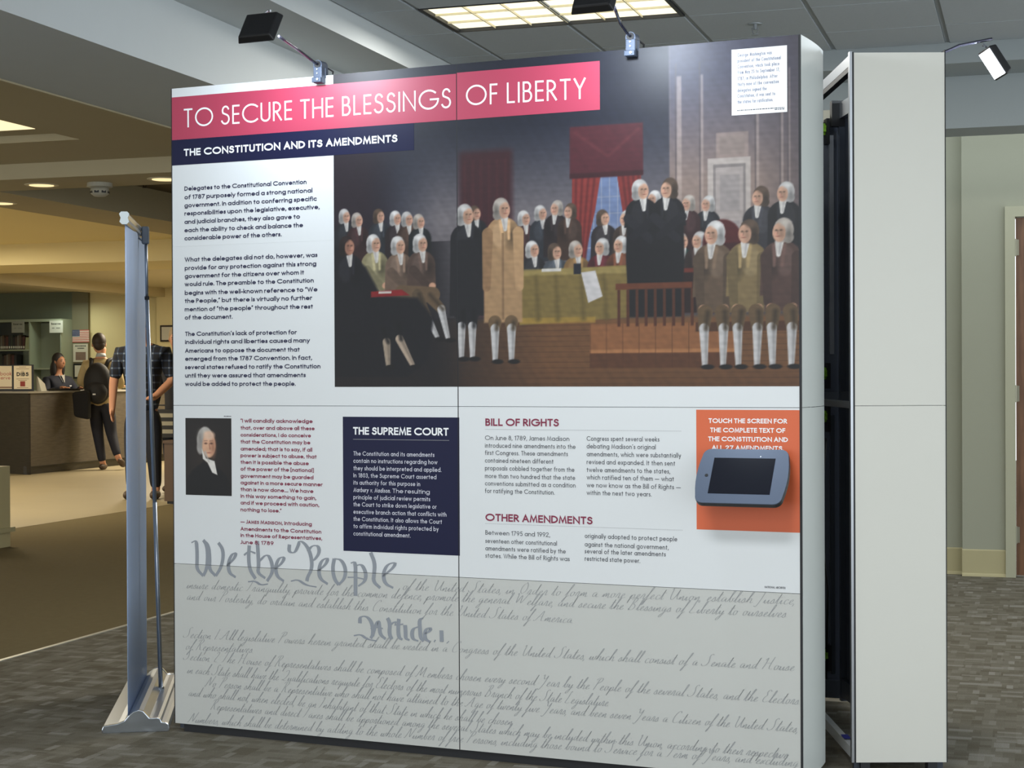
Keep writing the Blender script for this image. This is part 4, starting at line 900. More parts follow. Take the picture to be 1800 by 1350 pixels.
# a third wall turning a corner in the gap: its open back with struts and knobs faces the gap
cA = Vector((-.72, 6.53, 0)); cB = Vector((-.545, 6.06, 0)); an = math.atan2(cA.y - cB.y, cA.x - cB.x)
d3 = thing('display_wall', 'dark open back of a third exhibit wall with green knobs seen through the gap', 'display', tuple(cB), an)
LL = (cA - cB).length
for z0, z1 in ((.03, 1.1975), (1.199, 2.32)): MB().box(0, LL, -.030, -.022, z0, z1).build('graphic_panel', M_back, d3, label='dark back of a graphic panel')
for z, h, m in ((.075, .035, M_frm), (1.215, .018, M_frm), (2.33, .03, M_tube)):
    MB().box(0, LL - .01, -.02, .0, z - h, z + h).build('frame_rail', m, d3)
MB().box(LL - .012, LL + .022, -.02, .03, 2.27, 2.37).build('corner_block', M_black, d3)
MB().box(LL - .006, LL + .018, -.03, -.0, .02, 2.27).build('frame_post', M_frm, d3)
for zz0, zz1, m in ((1.38, 2.24, M_tube), (.12, 1.14, M_frm)): MB().box(LL + .024, LL + .040, .015, .032, zz0, zz1).build('frame_strut', m, d3)
for z in (2.265, 1.305, 1.135, .195):
    k = MB(); prof = [(.024 * (1 if i % 2 else .72) * math.cos(2 * PI * i / 12), .024 * (1 if i % 2 else .72) * math.sin(2 * PI * i / 12)) for i in range(12)]
    k.prism(prof, .0, .035, lambda p, q, s_: (LL + .035 + p, .045 + s_, z + q)).build('green_knob', mat('green_plastic', (136, 190, 52), .4), d3, bevel=.002)
    MB().box(LL + .015, LL + .06, .032, .045, z - .06, z + .04).build('knob_block', M_black, d3)
MB().tube([(LL + .02, .05, 1.05), (LL + .01, .07, .8), (LL + .03, .06, .62), (LL + .0, .05, .45), (LL + .03, .05, .1)], .004, 8).build('cable', M_black, d3, smooth=True)
R3_ = Matrix.Rotation(-an, 3, 'Z')
def loc3(x, y, z): v = R3_ @ (Vector((x, y, z)) - cB); return (v.x, v.y, v.z)
for (z0, z1, m) in ((.03, 2.30, M_back), (2.30, 2.345, mat('cream_rail', (222, 214, 190), .5)), (.02, .09, M_frm), (1.19, 1.23, M_frm)):
    dy = .0 if m is M_back else -.02
    MB().hexa([loc3(-2.2, 6.64 + dy, z0), loc3(-.712, 6.60 + dy, z0), loc3(-.712, 6.625 + dy, z0), loc3(-2.2, 6.665 + dy, z0), loc3(-2.2, 6.64 + dy, z1), loc3(-.712, 6.60 + dy, z1), loc3(-.712, 6.625 + dy, z1), loc3(-2.2, 6.665 + dy, z1)]).build('graphic_panel' if m is M_back else 'frame_rail', m, d3)
for u in (.0,): MB().box(u, u + .03, -.02, .01, 0, .03).build('foot', M_bseam, d3)
p = Vector((-.568, 5.466)) + e1 * W2 + Vector((-.300, .954)) * .28
lamp('display_lamp', 'brightly shining clip lamp beyond the plain end panel at far right', (p.x, p.y, 2.352), ang2 + PI / 2, .0, .25, .022, power=4, high=True)

# ------------------------------------------------------------------ roll-up banner stand seen from the side
Ld = Vector((-.427, .904, 0)); Wd = Vector((.904, .427, 0)); Fo = Vector((-3.165, 5.313, 0))
rb = thing('banner_stand', 'silver roll-up banner stand seen edge-on beside the big display', 'banner stand', tuple(Fo), math.atan2(.427, .904))
M_cast = mat('polished_aluminium', (196, 204, 214), .16, .92); M_brush = mat('brushed_aluminium', (176, 186, 200), .32, .8)
prof = [(-.089, 0), (-.092, .012), (-.086, .026), (-.035, .033), (-.012, .042), (.006, .062), (.022, .074), (.040, .079), (.056, .075), (.068, .062), (.078, .050), (.090, .049), (.108, .050), (.118, .044), (.122, .034), (.136, .032), (.146, .026), (.149, .012), (.147, 0)]
MB().prism(prof, .012, .90, lambda p, q, t: (p, t, q)).build('base', M_brush, rb)
pc = [(x * 1.01 + .0003, z * 1.04) for x, z in prof]
for a, b in ((-.004, .012), (.90, .915)): MB().prism(pc, a, b, lambda p, q, t: (p, t, max(0, q))).build('end_cap', M_cast, rb, bevel=.003)
sh = MB(); n = 24; vs = []; fs = []
for i in range(n + 1):
    t = i / n; y = .02 + .82 * t; w = .004 * math.sin(t * PI * 2.3) + .010 * math.exp(-((t - .5) / .16) ** 2)
    for z in (.045, .5, 1.0, 1.5, 1.875):
        vs.append((w * (z / 1.875) * 1.0, y, z))
for i in range(n):
    for k in range(4): a = i * 5 + k; fs.append((a, a + 5, a + 6, a + 1))
so = sh.add(vs, fs).build('banner_sheet', mat('grey_film', (158, 180, 214), .5, var=.03, scale=1.5), rb, smooth=True)
sm = so.modifiers.new('thick', 'SOLIDIFY'); sm.thickness = .0006
bar = [(-.006, 0), (-.012, .008), (-.009, .022), (-.013, .036), (-.008, .044), (.008, .044), (.013, .036), (.009, .022), (.012, .008), (.006, 0)]
MB().prism(bar, .0, .845, lambda p, q, t: (p, t, 1.862 + q)).build('top_bar', M_tube, rb)
capb = [(x * 1.4, z * 1.05 - .001) for x, z in bar]
for a, b in ((-.012, .004), (.842, .856)): MB().prism(capb, a, b, lambda p, q, t: (p, t, 1.862 + q)).build('bar_cap', mat('pale_plastic', (196, 206, 208), .5), rb)
MB().box(.012, .040, .56, .60, 1.835, 1.905).build('pole_clip', mat('grey_plastic', (98, 110, 126), .5), rb, bevel=.005)
MB().tube([(.078, .56, .048), (.058, .566, .80)], .0088, 14).build('pole', M_brush, rb, smooth=True)
MB().tube([(.058, .566, .80), (.031, .574, 1.62)], .0080, 14).build('pole', M_brush, rb, smooth=True)
MB().tube([(.031, .574, 1.62), (.028, .578, 1.845)], .0064, 14).build('pole', M_brush, rb, smooth=True)
MB().tube([(.0312, .574, 1.612), (.031, .574, 1.625)], .0096, 14).build('pole_ring', M_black, rb)
MB().tube([(.079, .56, .044), (.0782, .56, .060)], .013, 14).build('pole_socket', M_cast, rb)

# ------------------------------------------------------------------ ceiling fixtures
M_lum = mat('lamp_diffuser', (255, 246, 214), .5, emis=.62); M_louv = mat('louvre', (222, 214, 184), .4)
tf = thing('ceiling_light', 'large recessed ceiling light with louvre grid above the display', 'ceiling light', (-2.26, 7.84, 3.10))
f_ = MB(); X, Y = .585, .275
for a in ((-X - .02, X + .02, -Y - .012, -Y), (-X - .02, X + .02, Y, Y + .012), (-X - .02, -X, -Y, Y), (X, X + .02, -Y, Y)): f_.box(a[0], a[1], a[2], a[3], -.006, .03)
f_.build('frame', mat('fixture_frame', (40, 42, 46), .5), tf)
MB().box(-X, X, -Y, Y, .012, .03).build('diffuser', M_lum, tf)
for i in range(1, 6): MB().box(-X + i * 2 * X / 6 - .0025, -X + i * 2 * X / 6 + .0025, -Y, Y, 0, .012).build('louvre_blade', M_louv, tf)
for i in range(1, 3): MB().box(-X, X, -Y + i * 2 * Y / 3 - .0025, -Y + i * 2 * Y / 3 + .0025, 0, .011).build('louvre_blade', M_louv, tf)
t2 = thing('ceiling_light', 'square recessed ceiling light glowing at the upper left edge', 'ceiling light', (-5.98, 8.25, 2.80))
MB().box(-.31, .31, -.31, .31, -.008, 0).build('frame', mat('fixture_white', (150, 146, 130), .5), t2); MB().box(-.29, .29, -.29, .29, -.011, -.008).build('diffuser', mat('warm_diffuser', (255, 236, 190), .5, emis=.55), t2)
def can(x, y, z, lab):
    t = thing('downlight', lab, 'ceiling light', (x, y, z), 0, 'round downlights in the soffits')
    MB().lathe([(.085, -.001), (.10, -.006), (.115, -.004), (.118, 0)], (0, 0, 0), 28).build('trim_ring', mat('can_trim', (214, 204, 176), .4), t)
    MB().lathe([(.0, -.0065), (.084, -.0065), (.084, -.002)], (0, 0, 0), 28).build('lens', mat('can_lens', (255, 232, 176), .5, emis=.5), t)
can(-6.619, 10.008, 2.65, 'round downlight left of the smoke detector'); can(-5.64, 9.99, 2.65, 'round downlight beside the big display edge'); can(-7.60, 10.95, 2.65, 'lowest round downlight at the left picture edge')
sd = thing('smoke_detector', 'white smoke detector on the soffit left of the display', 'smoke detector', (-6.18, 10.05, 2.65))
MB().lathe([(.0, -.001), (.085, 0), (.088, -.028), (.07, -.034), (0.0, -.034)][::-1], (0, 0, 0), 24).build('base', mat('detector_white', (176, 172, 156), .5), sd)
MB().lathe([(0, -.095), (.04, -.092), (.062, -.075), (.066, -.058), (.06, -.034)], (0, 0, 0), 24).build('dome', MATS['detector_white'], sd, smooth=True)
for k in range(8):
    a = k * PI / 4 + .2; MB().box(-.016, .016, -.002, .002, -.008, .008).build('vent_slot', M_black, sd, loc=(0.063 * math.cos(a), .063 * math.sin(a), -.064)).rotation_euler = (0, 0, a + PI / 2)
def sprinkler(x, y, z, lab, col):
    t = thing('sprinkler', lab, 'sprinkler', (x, y, z), 0, 'ceiling sprinklers'); m = mat('sprinkler_' + str(col[0]), col, .4, .5)
    MB().lathe([(0, -.002), (.035, -.004), (.036, 0)], (0, 0, 0), 20).build('escutcheon', m, t)
    MB().tube([(0, 0, 0), (0, 0, -.03)], .010, 10).build('stem', m, t); MB().tube([(.016, 0, -.02), (.012, 0, -.045), (0, 0, -.055)], .003, 8).build('yoke', m, t); MB().tube([(-.016, 0, -.02), (-.012, 0, -.045), (0, 0, -.055)], .003, 8).build('yoke', m, t)
    MB().lathe([(0, -.058), (.02, -.058), (.02, -.055)], (0, 0, 0), 16).build('deflector', m, t)
sprinkler(-1.35, 8.42, 3.096, 'small grey sprinkler head in the tiled ceiling', (150, 156, 160)); sprinkler(-6.9, 11.9, 2.9, 'small dark sprinkler in the dim ceiling recess', (50, 40, 30))

# ------------------------------------------------------------------ service desk and what stands on it
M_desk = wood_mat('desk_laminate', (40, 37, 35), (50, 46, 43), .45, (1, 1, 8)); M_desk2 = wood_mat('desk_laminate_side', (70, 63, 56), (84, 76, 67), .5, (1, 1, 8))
dk = thing('service_desk', 'long dark brown service desk with grey counter at the far left', 'desk', (-12.72, 18.9, 0))
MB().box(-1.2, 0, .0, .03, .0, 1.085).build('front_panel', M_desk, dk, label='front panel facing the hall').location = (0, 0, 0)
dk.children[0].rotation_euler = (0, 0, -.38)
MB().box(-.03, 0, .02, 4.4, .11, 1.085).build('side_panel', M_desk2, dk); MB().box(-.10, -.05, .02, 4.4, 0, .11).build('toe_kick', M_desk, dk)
MB().box(-.02, .004, .02, 4.4, .104, .112).build('shadow_strip', M_black, dk)  # black strip stands in for the shadow line above the recessed toe kick
ct = MB().add([(-1.25, .46, 1.085), (.02, -.03, 1.085), (.03, 4.4, 1.085), (-.55, 4.4, 1.085), (-.55, .9, 1.085), (-1.05, 1.1, 1.085)] + [(-1.25, .46, 1.11), (.02, -.03, 1.11), (.03, 4.4, 1.11), (-.55, 4.4, 1.11), (-.55, .9, 1.11), (-1.05, 1.1, 1.11)],
  [(5, 4, 3, 2, 1, 0), (6, 7, 8, 9, 10, 11), (0, 1, 7, 6), (1, 2, 8, 7), (2, 3, 9, 8), (3, 4, 10, 9), (4, 5, 11, 10), (5, 0, 6, 11)])
ct.build('counter', mat('counter_grey', (150, 146, 138), .3, var=.04), dk)
def sign(x, y, lab, kind, rz=.0):
    t = thing('sign_holder', lab, 'sign', (x, y, 1.11), rz, None)
    MB().box(-.155, .155, 0, .012, 0, .36).build('frame', M_black, t, bevel=.003); sh = MB().box(-.125, .125, -.002, 0, .03, .345).build('sheet', mat('sign_paper', (236, 222, 192), .6), t)
    m = MB()
    if kind == 'dibs':
        set_line(m, 'D!BS', -.085, .085, .205, .205, .052, .24, 14, -.003, space=30); m.build('lettering', mat('sign_ink', (30, 28, 30), .6), sh)
        q = MB(); 
        for v, w in ((.325, .05), (.300, .09), (.27, .02), (.165, .09), (.145, .06), (.045, .08)): q.add([(-w, -.003, v), (w, -.003, v), (w, -.003, v + .006), (-w, -.003, v + .006)], [(0, 1, 2, 3)])
        q.build('fine_print', mat('sign_brown', (150, 120, 96), .6), sh)['kind'] = 'stuff'
        MB().add([(-.035, -.003, .065), (.035, -.003, .065), (.035, -.003, .135), (-.035, -.003, .135)], [(0, 1, 2, 3)]).build('red_block', mat('sign_red', (150, 56, 44), .6), sh, label='dark red square print')
    else:
        set_line(m, 'book', -.06, .105, .215, .215, .05, .14, 14, -.003, space=30); set_line(m, 'serve', -.08, .085, .16, .16, .045, .14, 14, -.003); m.build('lettering', mat('sign_rose', (186, 100, 84), .6), sh)
        MB().add([(-.12, -.003, .04), (.115, -.003, .04), (.115, -.003, .062), (-.12, -.003, .062)], [(0, 1, 2, 3)]).build('dark_strip', MATS['sign_brown'] if 'sign_brown' in MATS else mat('sign_brown', (150, 120, 96), .6), sh)
sign(-13.01, 19.2, 'black framed counter sign reading DIBS with a red square', 'dibs', .18); sign(-13.40, 19.35, 'cream counter sign with rose lettering cut by the left edge', 'book', .18)
bx = tag(MB().hexa([(-.05, 0, 0), (.03, 0, 0), (.05, .10, 0), (-.03, .10, 0), (-.05, .0, .20), (-.03, 0, .20), (.02, .10, .10), (-.03, .10, .10)]).build('brochure_holder', mat('white_card', (190, 186, 168), .5), None, loc=(-12.85, 19.35, 1.11)), 'small white leaning card holder right of the DIBS sign', 'holder')
kb = thing('keyboard', 'black keyboard lying on the counter before the seated woman', 'keyboard', (-12.88, 20.0, 1.11), 1.2)
MB().box(-.22, .22, -.07, .07, 0, .022).build('case', M_black, kb, bevel=.005)
kk = MB()
for i in range(14):
    for j in range(4): kk.box(-.205 + i * .0295, -.182 + i * .0295, -.055 + j * .029, -.033 + j * .029, .022, .030)
kk.build('keys', mat('key_grey', (60, 60, 62), .5), kb)
ms = tag(MB().ball((0, 0, .016), (.035, .055, .018)).build('computer_mouse', mat('silver_plastic', (200, 200, 200), .15, .6), None, smooth=True, loc=(-12.82, 20.9, 1.112)), 'shiny silver mouse at the right end of the counter', 'mouse')
mo = thing('monitor', 'black monitor turned away beside the seated woman', 'monitor', (-13.0, 21.9, 1.11), -.5)
MB().box(-.22, .22, 0, .03, .06, .34).build('screen_shell', M_black, mo, bevel=.01); MB().box(-.02, .02, .01, .03, .012, .1).build('neck', M_black, mo); MB().box(-.1, .1, -.06, .09, 0, .014).build('foot', M_black, mo, bevel=.004)

# shelving behind the desk
M_shelf = mat('shelf_sage', (150, 158, 136), .6, var=.02); M_shelfd = mat('shelf_dark', (78, 80, 72), .6)
bs = thing('bookshelf', 'sage green wall shelving with two rows of books behind the desk', 'bookshelf', (-16.7, 24.6, 0))
MB().box(-2.4, .78, .36, .39, .2, 2.27).build('back', M_shelfd, bs); MB().box(-.18, .78, .33, .36, .2, 2.24).build('pale_back_panel', M_shelf, bs)
MB().box(-2.4, .80, -.0, .4, 2.255, 2.30).build('top', M_shelf, bs)
for x in (-2.4, -.75, .16, .78): MB().box(x, x + .02, 0, .37, .2, 2.255).build('upright', M_shelf, bs)
for z, x1 in ((1.755, .16), (1.43, .78), (1.05, .78), (.6, .78)): MB().box(-2.4, x1, 0, .36, z, z + .025).build('shelf', M_shelf, bs)
cols_b = [(52, 34, 30), (66, 52, 44), (40, 44, 46), (84, 70, 56), (34, 30, 34), (76, 40, 36), (96, 92, 84), (46, 52, 44)]
protos = []
for k, c in enumerate(cols_b):
    t = thing('book', 'dark hardback with a white spine label standing in the shelving row', 'book', (0, 0, 0), 0, 'books on the shelves behind the desk')
    w, h = .034 + .006 * (k % 3), .215 + .012 * (k % 4)
    MB().box(0, w, 0, .16, 0, h).build('cover', mat('book_%d' % c[0], c, .6), t, bevel=.003); MB().box(w * .15, w * .85, -.001, .0, .02, .06).build('spine_label', mat('label_white', (206, 204, 190), .6), t)
    protos.append((t, w))
first = set()
WORDS = ['dark brown', 'brown', 'slate', 'tan', 'black', 'maroon', 'grey', 'dark green']
ORD = 'first second third fourth fifth sixth seventh eighth ninth tenth eleventh twelfth thirteenth fourteenth fifteenth sixteenth seventeenth eighteenth nineteenth twentieth'.split()
for z, xa, xb, tilt in ((1.780, -17.42, -16.66, 0), (1.455, -17.42, -16.85, 0)):
    x = xa; k = int(z * 10); cnt = 0
    while x < xb:
        i = (k * 5 + 3) % 8; t, w = protos[i]
        lab = '%s hardback, %s from the left in the %s shelf row behind the desk' % (WORDS[i], ORD[cnt], 'upper' if z > 1.6 else 'lower'); cnt += 1
        if i in first: dup(t, (x, 24.66, z), 0, lab)
        else: t.location = (x, 24.66, z); t['label'] = lab; first.add(i)
        x += w + .003; k += 1
for i in range(8):
    if i not in first: protos[i][0].location = (-16.9 + .05 * i, 24.66, 1.455); protos[i][0]['label'] = 'dark hardback with a white spine label in the lower shelf row'
tag(MB().hexa([(0, 0, 0), (.10, 0, 0), (.10, .2, 0), (0, .2, 0), (.015, 0, .21), (.085, 0, .21), (.085, .2, .21), (.015, .2, .21)]).build('bookend', mat('pale_green_card', (170, 178, 140), .6), None, loc=(-16.645, 24.64, 1.7805)), 'pale green upright bookend at the right of the upper row', 'bookend')
def paper(x, z, w, h, lab, dim):
    t = tag(MB().box(-w / 2, w / 2, 0, .01, 0, h).build('paper_sign', mat('paper_shaded' if dim else 'paper_white', (150, 152, 140) if dim else (206, 208, 196), .7), None, loc=(x, 24.585, z)), lab, 'sign')  # dim signs: white paper with the weak light put into its colour
    m = MB(); set_line(m, 'Reserves', -w * .36, w * .36, h * .66, h * .66, .034, .22, 12, -.001); m.build('lettering', mat('paper_ink', (66, 68, 64), .6), t)
    q = MB(); q.add([(-.08, -.001, h * .35), (-.03, -.001, h * .35), (-.03, -.001, h * .42), (-.08, -.001, h * .42)], [(0, 1, 2, 3)]).add([(.0, -.001, h * .35), (.08, -.001, h * .35), (.08, -.001, h * .42), (.0, -.001, h * .42)], [(0, 1, 2, 3)]); q.build('fine_print', mat('paper_faint', (130, 132, 126), .6), t)['kind'] = 'stuff'
paper(-16.75, 2.07, .25, .20, 'dim paper sign hanging over the middle of the book rows', True); paper(-15.99, 2.06, .26, .21, 'bright white paper sign at the right end of the shelving', False); paper(-17.55, 2.03, .25, .20, 'paper sign cut by the left picture edge above the books', True)
# flag sheet and notices on the column
fg = thing('flag_poster', 'small flag sheet with stars and red stripes pinned on the column', 'poster', (-15.89, 24.93, 1.90))
for k in range(13): MB().box(0 if k < 6 else .145, .33, 0, .006, k * .0165, (k + 1) * .0165).build('stripe', mat('flag_red', (178, 84, 76), .7) if k % 2 == 0 else mat('flag_white', (214, 206, 190), .7), fg)
MB().box(0, .145, -.001, .006, 6 * .0165, 13 * .0165).build('canton', mat('flag_blue', (62, 70, 104), .7), fg)
st_ = MB()
for i in range(5):
    for j in range(4):
        cx, cz = .018 + i * .027, .114 + j * .026; st_.add([(cx + r * math.cos(a), -.0018, cz + r * math.sin(a)) for a, r in [(PI / 2 + q * PI / 5, .007 if q % 2 == 0 else .003) for q in range(10)]], [tuple(range(10))])
st_.build('stars', MATS['flag_white'], fg)
n1 = thing('notice', 'framed white notice with a brown picture below the flag sheet', 'poster', (-15.87, 24.92, 1.56)); MB().box(0, .29, 0, .012, 0, .31).build('sheet', mat('notice_paper', (196, 190, 172), .6), n1)
MB().box(.05, .25, -.002, 0, .03, .17).build('picture', mat('notice_picture', (120, 98, 84), .6, var=.3, scale=20), n1)
q = MB()
for v, a, b in ((.265, .04, .25), (.225, .09, .21)):
    u = a
    while u < b: w = random.uniform(.012, .03); q.add([(u, -.001, v), (u + w, -.001, v), (u + w, -.001, v + .02), (u, -.001, v + .02)], [(0, 1, 2, 3)]); u += w + .006
q.build('lettering', MATS['paper_ink'], n1)
n2 = thing('notice', 'black framed white notice lowest on the column by the desk', 'poster', (-15.86, 24.92, 1.28)); MB().box(-.01, .29, .002, .012, -.01, .25).build('frame', M_black, n2); MB().box(.02, .26, -.001, .002, .02, .22).build('sheet', MATS['notice_paper'], n2)
pf = thing('framed_notice', 'dark framed certificate on the cream wall above the blond person', 'picture', (-14.12, 24.83, 1.89)); MB().box(0, .38, 0, .03, 0, .28).build('frame', mat('frame_brown', (40, 28, 22), .4), pf, bevel=.004); MB().box(.03, .35, -.003, 0, .03, .25).build('sheet', MATS['notice_paper'], pf)
bc = thing('wooden_cabinet', 'low brown wooden cabinet against the display edge', 'cabinet', (-8.45, 14.93, 0)); MB().box(0, .5, 0, .5, .03, .62).build('body', mat('cabinet_brown', (92, 72, 54), .5, var=.1, scale=3), bc); MB().box(-.01, .51, -.01, .51, .62, .65).build('top', MATS['cabinet_brown'], bc); MB().box(.02, .48, .02, .48, 0, .03).build('plinth', M_black, bc)

# ------------------------------------------------------------------ people
SKIN = mat('skin', (196, 142, 112), .6, var=.04, scale=20); SKIN2 = mat('skin_tan', (150, 104, 76), .6, var=.04, scale=20)
def skin(name, chains, m, parent, sub=2, label=None, root=0):
    """chains: lists of (x,y,z,r); equal coordinates share a joint, so limbs grow from one continuous body"""
    vs = []; rad = []; ed = []; idx = {}
    for ch in chains:
        prev = None
        for x, y, z, r in ch:
            k = (round(x, 4), round(y, 4), round(z, 4))
            if k not in idx: idx[k] = len(vs); vs.append((x, y, z)); rad.append(r)
            if prev is not None and prev != idx[k]: ed.append((prev, idx[k]))
            prev = idx[k]
    me = bpy.data.meshes.new(name); me.from_pydata(vs, ed, []); me.materials.append(m)
    o = bpy.data.objects.new(name, me); COL.objects.link(o); o.parent = parent
    sk = o.modifiers.new('skin', 'SKIN'); sk.use_smooth_shade = True
    lay = me.skin_vertices[0] if len(me.skin_vertices) else None
    if lay is None:
        bpy.context.view_layer.objects.active = o; bpy.ops.mesh.customdata_skin_add(); lay = me.skin_vertices[0]
    for i, r in enumerate(rad):
        rr = r if isinstance(r, tuple) else (r, r); lay.data[i].radius = rr
    lay.data[root].use_root = True
    s = o.modifiers.new('sub', 'SUBSURF'); s.levels = sub; s.render_levels = sub
    if label: o['label'] = label
    return o
def up(hip, t, k):
    a, b = t[3], t[4]; m = [a[j] + (b[j] - a[j]) * .62 for j in range(3)]
    return [(hip[0], hip[1], hip[2] - .13, hip[3] * k * .98), (hip[0], hip[1], hip[2] + .02, hip[3] * k)] + [(p[0], p[1], p[2], p[3] * k) for p in t[1:3]] + [(a[0], a[1], a[2] + .004, a[3] * k * 1.04), (m[0], m[1], m[2], .098)]
def slim(chs, k=.66):
    return [[(p[0], p[1], p[2], p[3] * (k if (i < 2 or (j == 0 and i < 4)) and p[2] > .85 else 1)) for i, p in enumerate(c_)] for j, c_ in enumerate(chs)]
def hand_chains(w, d, curl=.5, side=1, s=1.0):
    """palm and five fingers from the wrist w along direction d (unit), fingers curling forward (+y)"""
    w = Vector(w); d = Vector(d).normalized(); sd = Vector((side, 0, 0)); sd = (sd - d * sd.dot(d)).normalized(); fw_ = Vector((0, 1, 0)); fw_ = (fw_ - d * fw_.dot(d)).normalized()
    pm = w + d * .05 * s; ch = [[(*w, .026 * s), (*pm, (.036 * s))]]
    for i, ln in enumerate((.070, .078, .072, .058)):
        b = pm + d * .035 * s + fw_ * (.030 - .020 * i) * s; m1 = b + (d * (1 - .3 * curl) + sd * -.5 * curl) * ln * .5 * s; t = m1 + (d * (1 - .8 * curl) + sd * -.8 * curl) * ln * .5 * s
        ch.append([(*pm, .036 * s), (*b, .0105 * s), (*m1, .0095 * s), (*t, .008 * s)])
    a = w + d * .03 * s + fw_ * .03 * s; ch.append([(*pm, .036 * s), (*a, .014 * s), (*(a + (fw_ * .6 + d * .8) * .03 * s), .011 * s), (*(a + (fw_ * .5 + d * .9) * .055 * s), .009 * s)])
    return ch
def head(parent, c, hair_m, skin_m, tilt=0, turn=0, long_hair=False, s=1.0):
    """face details and hair on a head centred at c, looking along +y before turn"""
    h = bpy.data.objects.new('hair', None); bpy.data.objects.remove(h)
    m = MB(); cx, cy, cz = 0, 0, 0
    m.ball((0, -.018, .022), (.086, .098, .105), 18, 12)
    m.ball((0, -.055, -.02), (.072, .055, .075), 14, 9)
    if long_hair:
        m.ball((0, -.075, -.13), (.095, .06, .15), 14, 10); m.ball((-.07, -.02, -.10), (.04, .06, .14), 12, 8); m.ball((.07, -.03, -.10), (.035, .05, .13), 12, 8)
    ho = m.build('hair', hair_m, parent, smooth=True); ho.location = c; ho.rotation_euler = (tilt, 0, turn); ho.scale = (s, s, s)
    f = MB()
    f.ball((0, .02, -.02), (.072, .088, .105), 18, 12); f.ball((0, .105, -.03), (.011, .017, .022), 8, 6); f.ball((0, .094, -.066), (.022, .008, .006), 8, 6)
    for sx_ in (-1, 1): f.ball((sx_ * .077, .0, -.02), (.010, .018, .03), 8, 6)
    fo = f.build('face', skin_m, parent, smooth=True); fo.location = c; fo.rotation_euler = (tilt, 0, turn); fo.scale = (s, s, s)
    e = MB()
    for sx_ in (-1, 1): e.ball((sx_ * .03, .096, -.004), (.012, .007, .006), 8, 6); e.box(sx_ * .03 - .015, sx_ * .03 + .015, .094, .103, .014, .019)
    eo = e.build('eyes', mat('eye_dark', (36, 26, 22), .4), parent); eo.location = c; eo.rotation_euler = (tilt, 0, turn); eo.scale = (s, s, s)

# man with the backpack, leaning at the desk, back to us
pm = thing('person', 'person in beige sweater seen from behind with one leg crossed at the desk', 'person', (-12.42, 20.2, 0), .25)
hip = (0, 0, .98, .13)
tors = [hip, (0, .0, 1.15, .135), (0, .01, 1.36, .16), (0, .0, 1.50, .12), (0, .01, 1.58, .062), (0, .02, 1.65, .064), (0, .03, 1.74, .085)]
LG = [hip, (-.09, 0, .92, .10), (-.06, .03, .52, .065), (.02, -.02, .10, .045), (.01, .10, .04, .04)]
RG = [hip, (.09, 0, .92, .10), (.13, .03, .52, .065), (.27, -.12, .18, .045), (.30, -.06, .10, .035)]
LA = [(0, .0, 1.50, .12), (-.20, .0, 1.48, .062), (-.31, .04, 1.22, .047), (-.22, .28, 1.15, .034)]
RA = [(0, .0, 1.50, .12), (.20, .0, 1.48, .062), (.27, .03, 1.22, .047), (.20, .28, 1.16, .034)]
skin('body', slim([tors, LG, RG, LA, RA]) + hand_chains((-.22, .28, 1.15), (.3, 1, -.1), .5, 1) + hand_chains((.20, .28, 1.16), (-.3, 1, -.1), .5, -1), SKIN, pm)
g = lambda ch, k: [(a, b, c_, r * k) for a, b, c_, r in ch]
skin('sweater', [up(hip, tors, 1.22), [up(hip, tors, 1.22)[-2]] + g(LA[1:], 1.3), [up(hip, tors, 1.22)[-2]] + g(RA[1:], 1.3)], mat('beige_wool', (176, 158, 118), .9, var=.05, scale=40), pm)
MB().tube([(-.0, .005, 1.575), (0, .012, 1.625)], [.075, .06], 16).build('collar', mat('pale_blue_cloth', (176, 184, 190), .8), pm, smooth=True)
skin('trousers', [g([hip, (0, 0, 1.06, .13)], 1.16), g(LG[:4], 1.28), g(RG[:4], 1.28)], mat('navy_denim', (26, 28, 40), .8, var=.1, scale=30), pm)
M_shoe = mat('brown_shoe', (74, 58, 44), .6)
for x, y, z, r in ((.015, .03, .045, 0), (.31, -.08, .10, .4)): so_ = MB().ball((0, 0, 0), (.048, .13, .045)).build('shoe', M_shoe, pm, smooth=True); so_.location = (x, y, z); so_.rotation_euler = (-r, 0, 0)
head(pm, (-.035, .03, 1.775), mat('dark_brown_hair', (46, 34, 28), .6), SKIN, 0, .35, s=1.14)
bp = thing('backpack', 'black backpack on the back of the person in beige sweater', 'backpack', (-12.36, 20.02, .93), .25)
m = MB(); m.ball((0, 0, .28), (.20, .13, .29), 18, 14); m.ball((0, -.07, .17), (.16, .10, .16), 14, 10); m.build('bag', mat('black_nylon', (18, 18, 22), .7), bp, smooth=True)
for sx_ in (-1, 1): MB().tube([(sx_ * .10, .02, .50), (sx_ * .12, .10, .60), (sx_ * .15, .16, .615), (sx_ * .17, .26, .56)], .028, 8).build('strap', MATS['black_nylon'], bp, smooth=True)
MB().box(-.02, .02, -.172, -.168, .12, .14).build('tag', mat('tag_white', (200, 200, 200), .5), bp)
jb = tag(MB().hexa([(-.10, -.05, -.20), (.14, -.05, -.24), (.14, .05, -.24), (-.10, .05, -.20), (-.13, -.05, .14), (.14, -.05, .18), (.14, .05, .18), (-.13, .05, .14)]).build('shoulder_bag', mat('dark_cloth', (14, 14, 17), .9), None, bevel=.04, loc=(-12.50, 19.82, .95)), 'dark soft bag hanging at the left hip of the person in beige', 'bag')

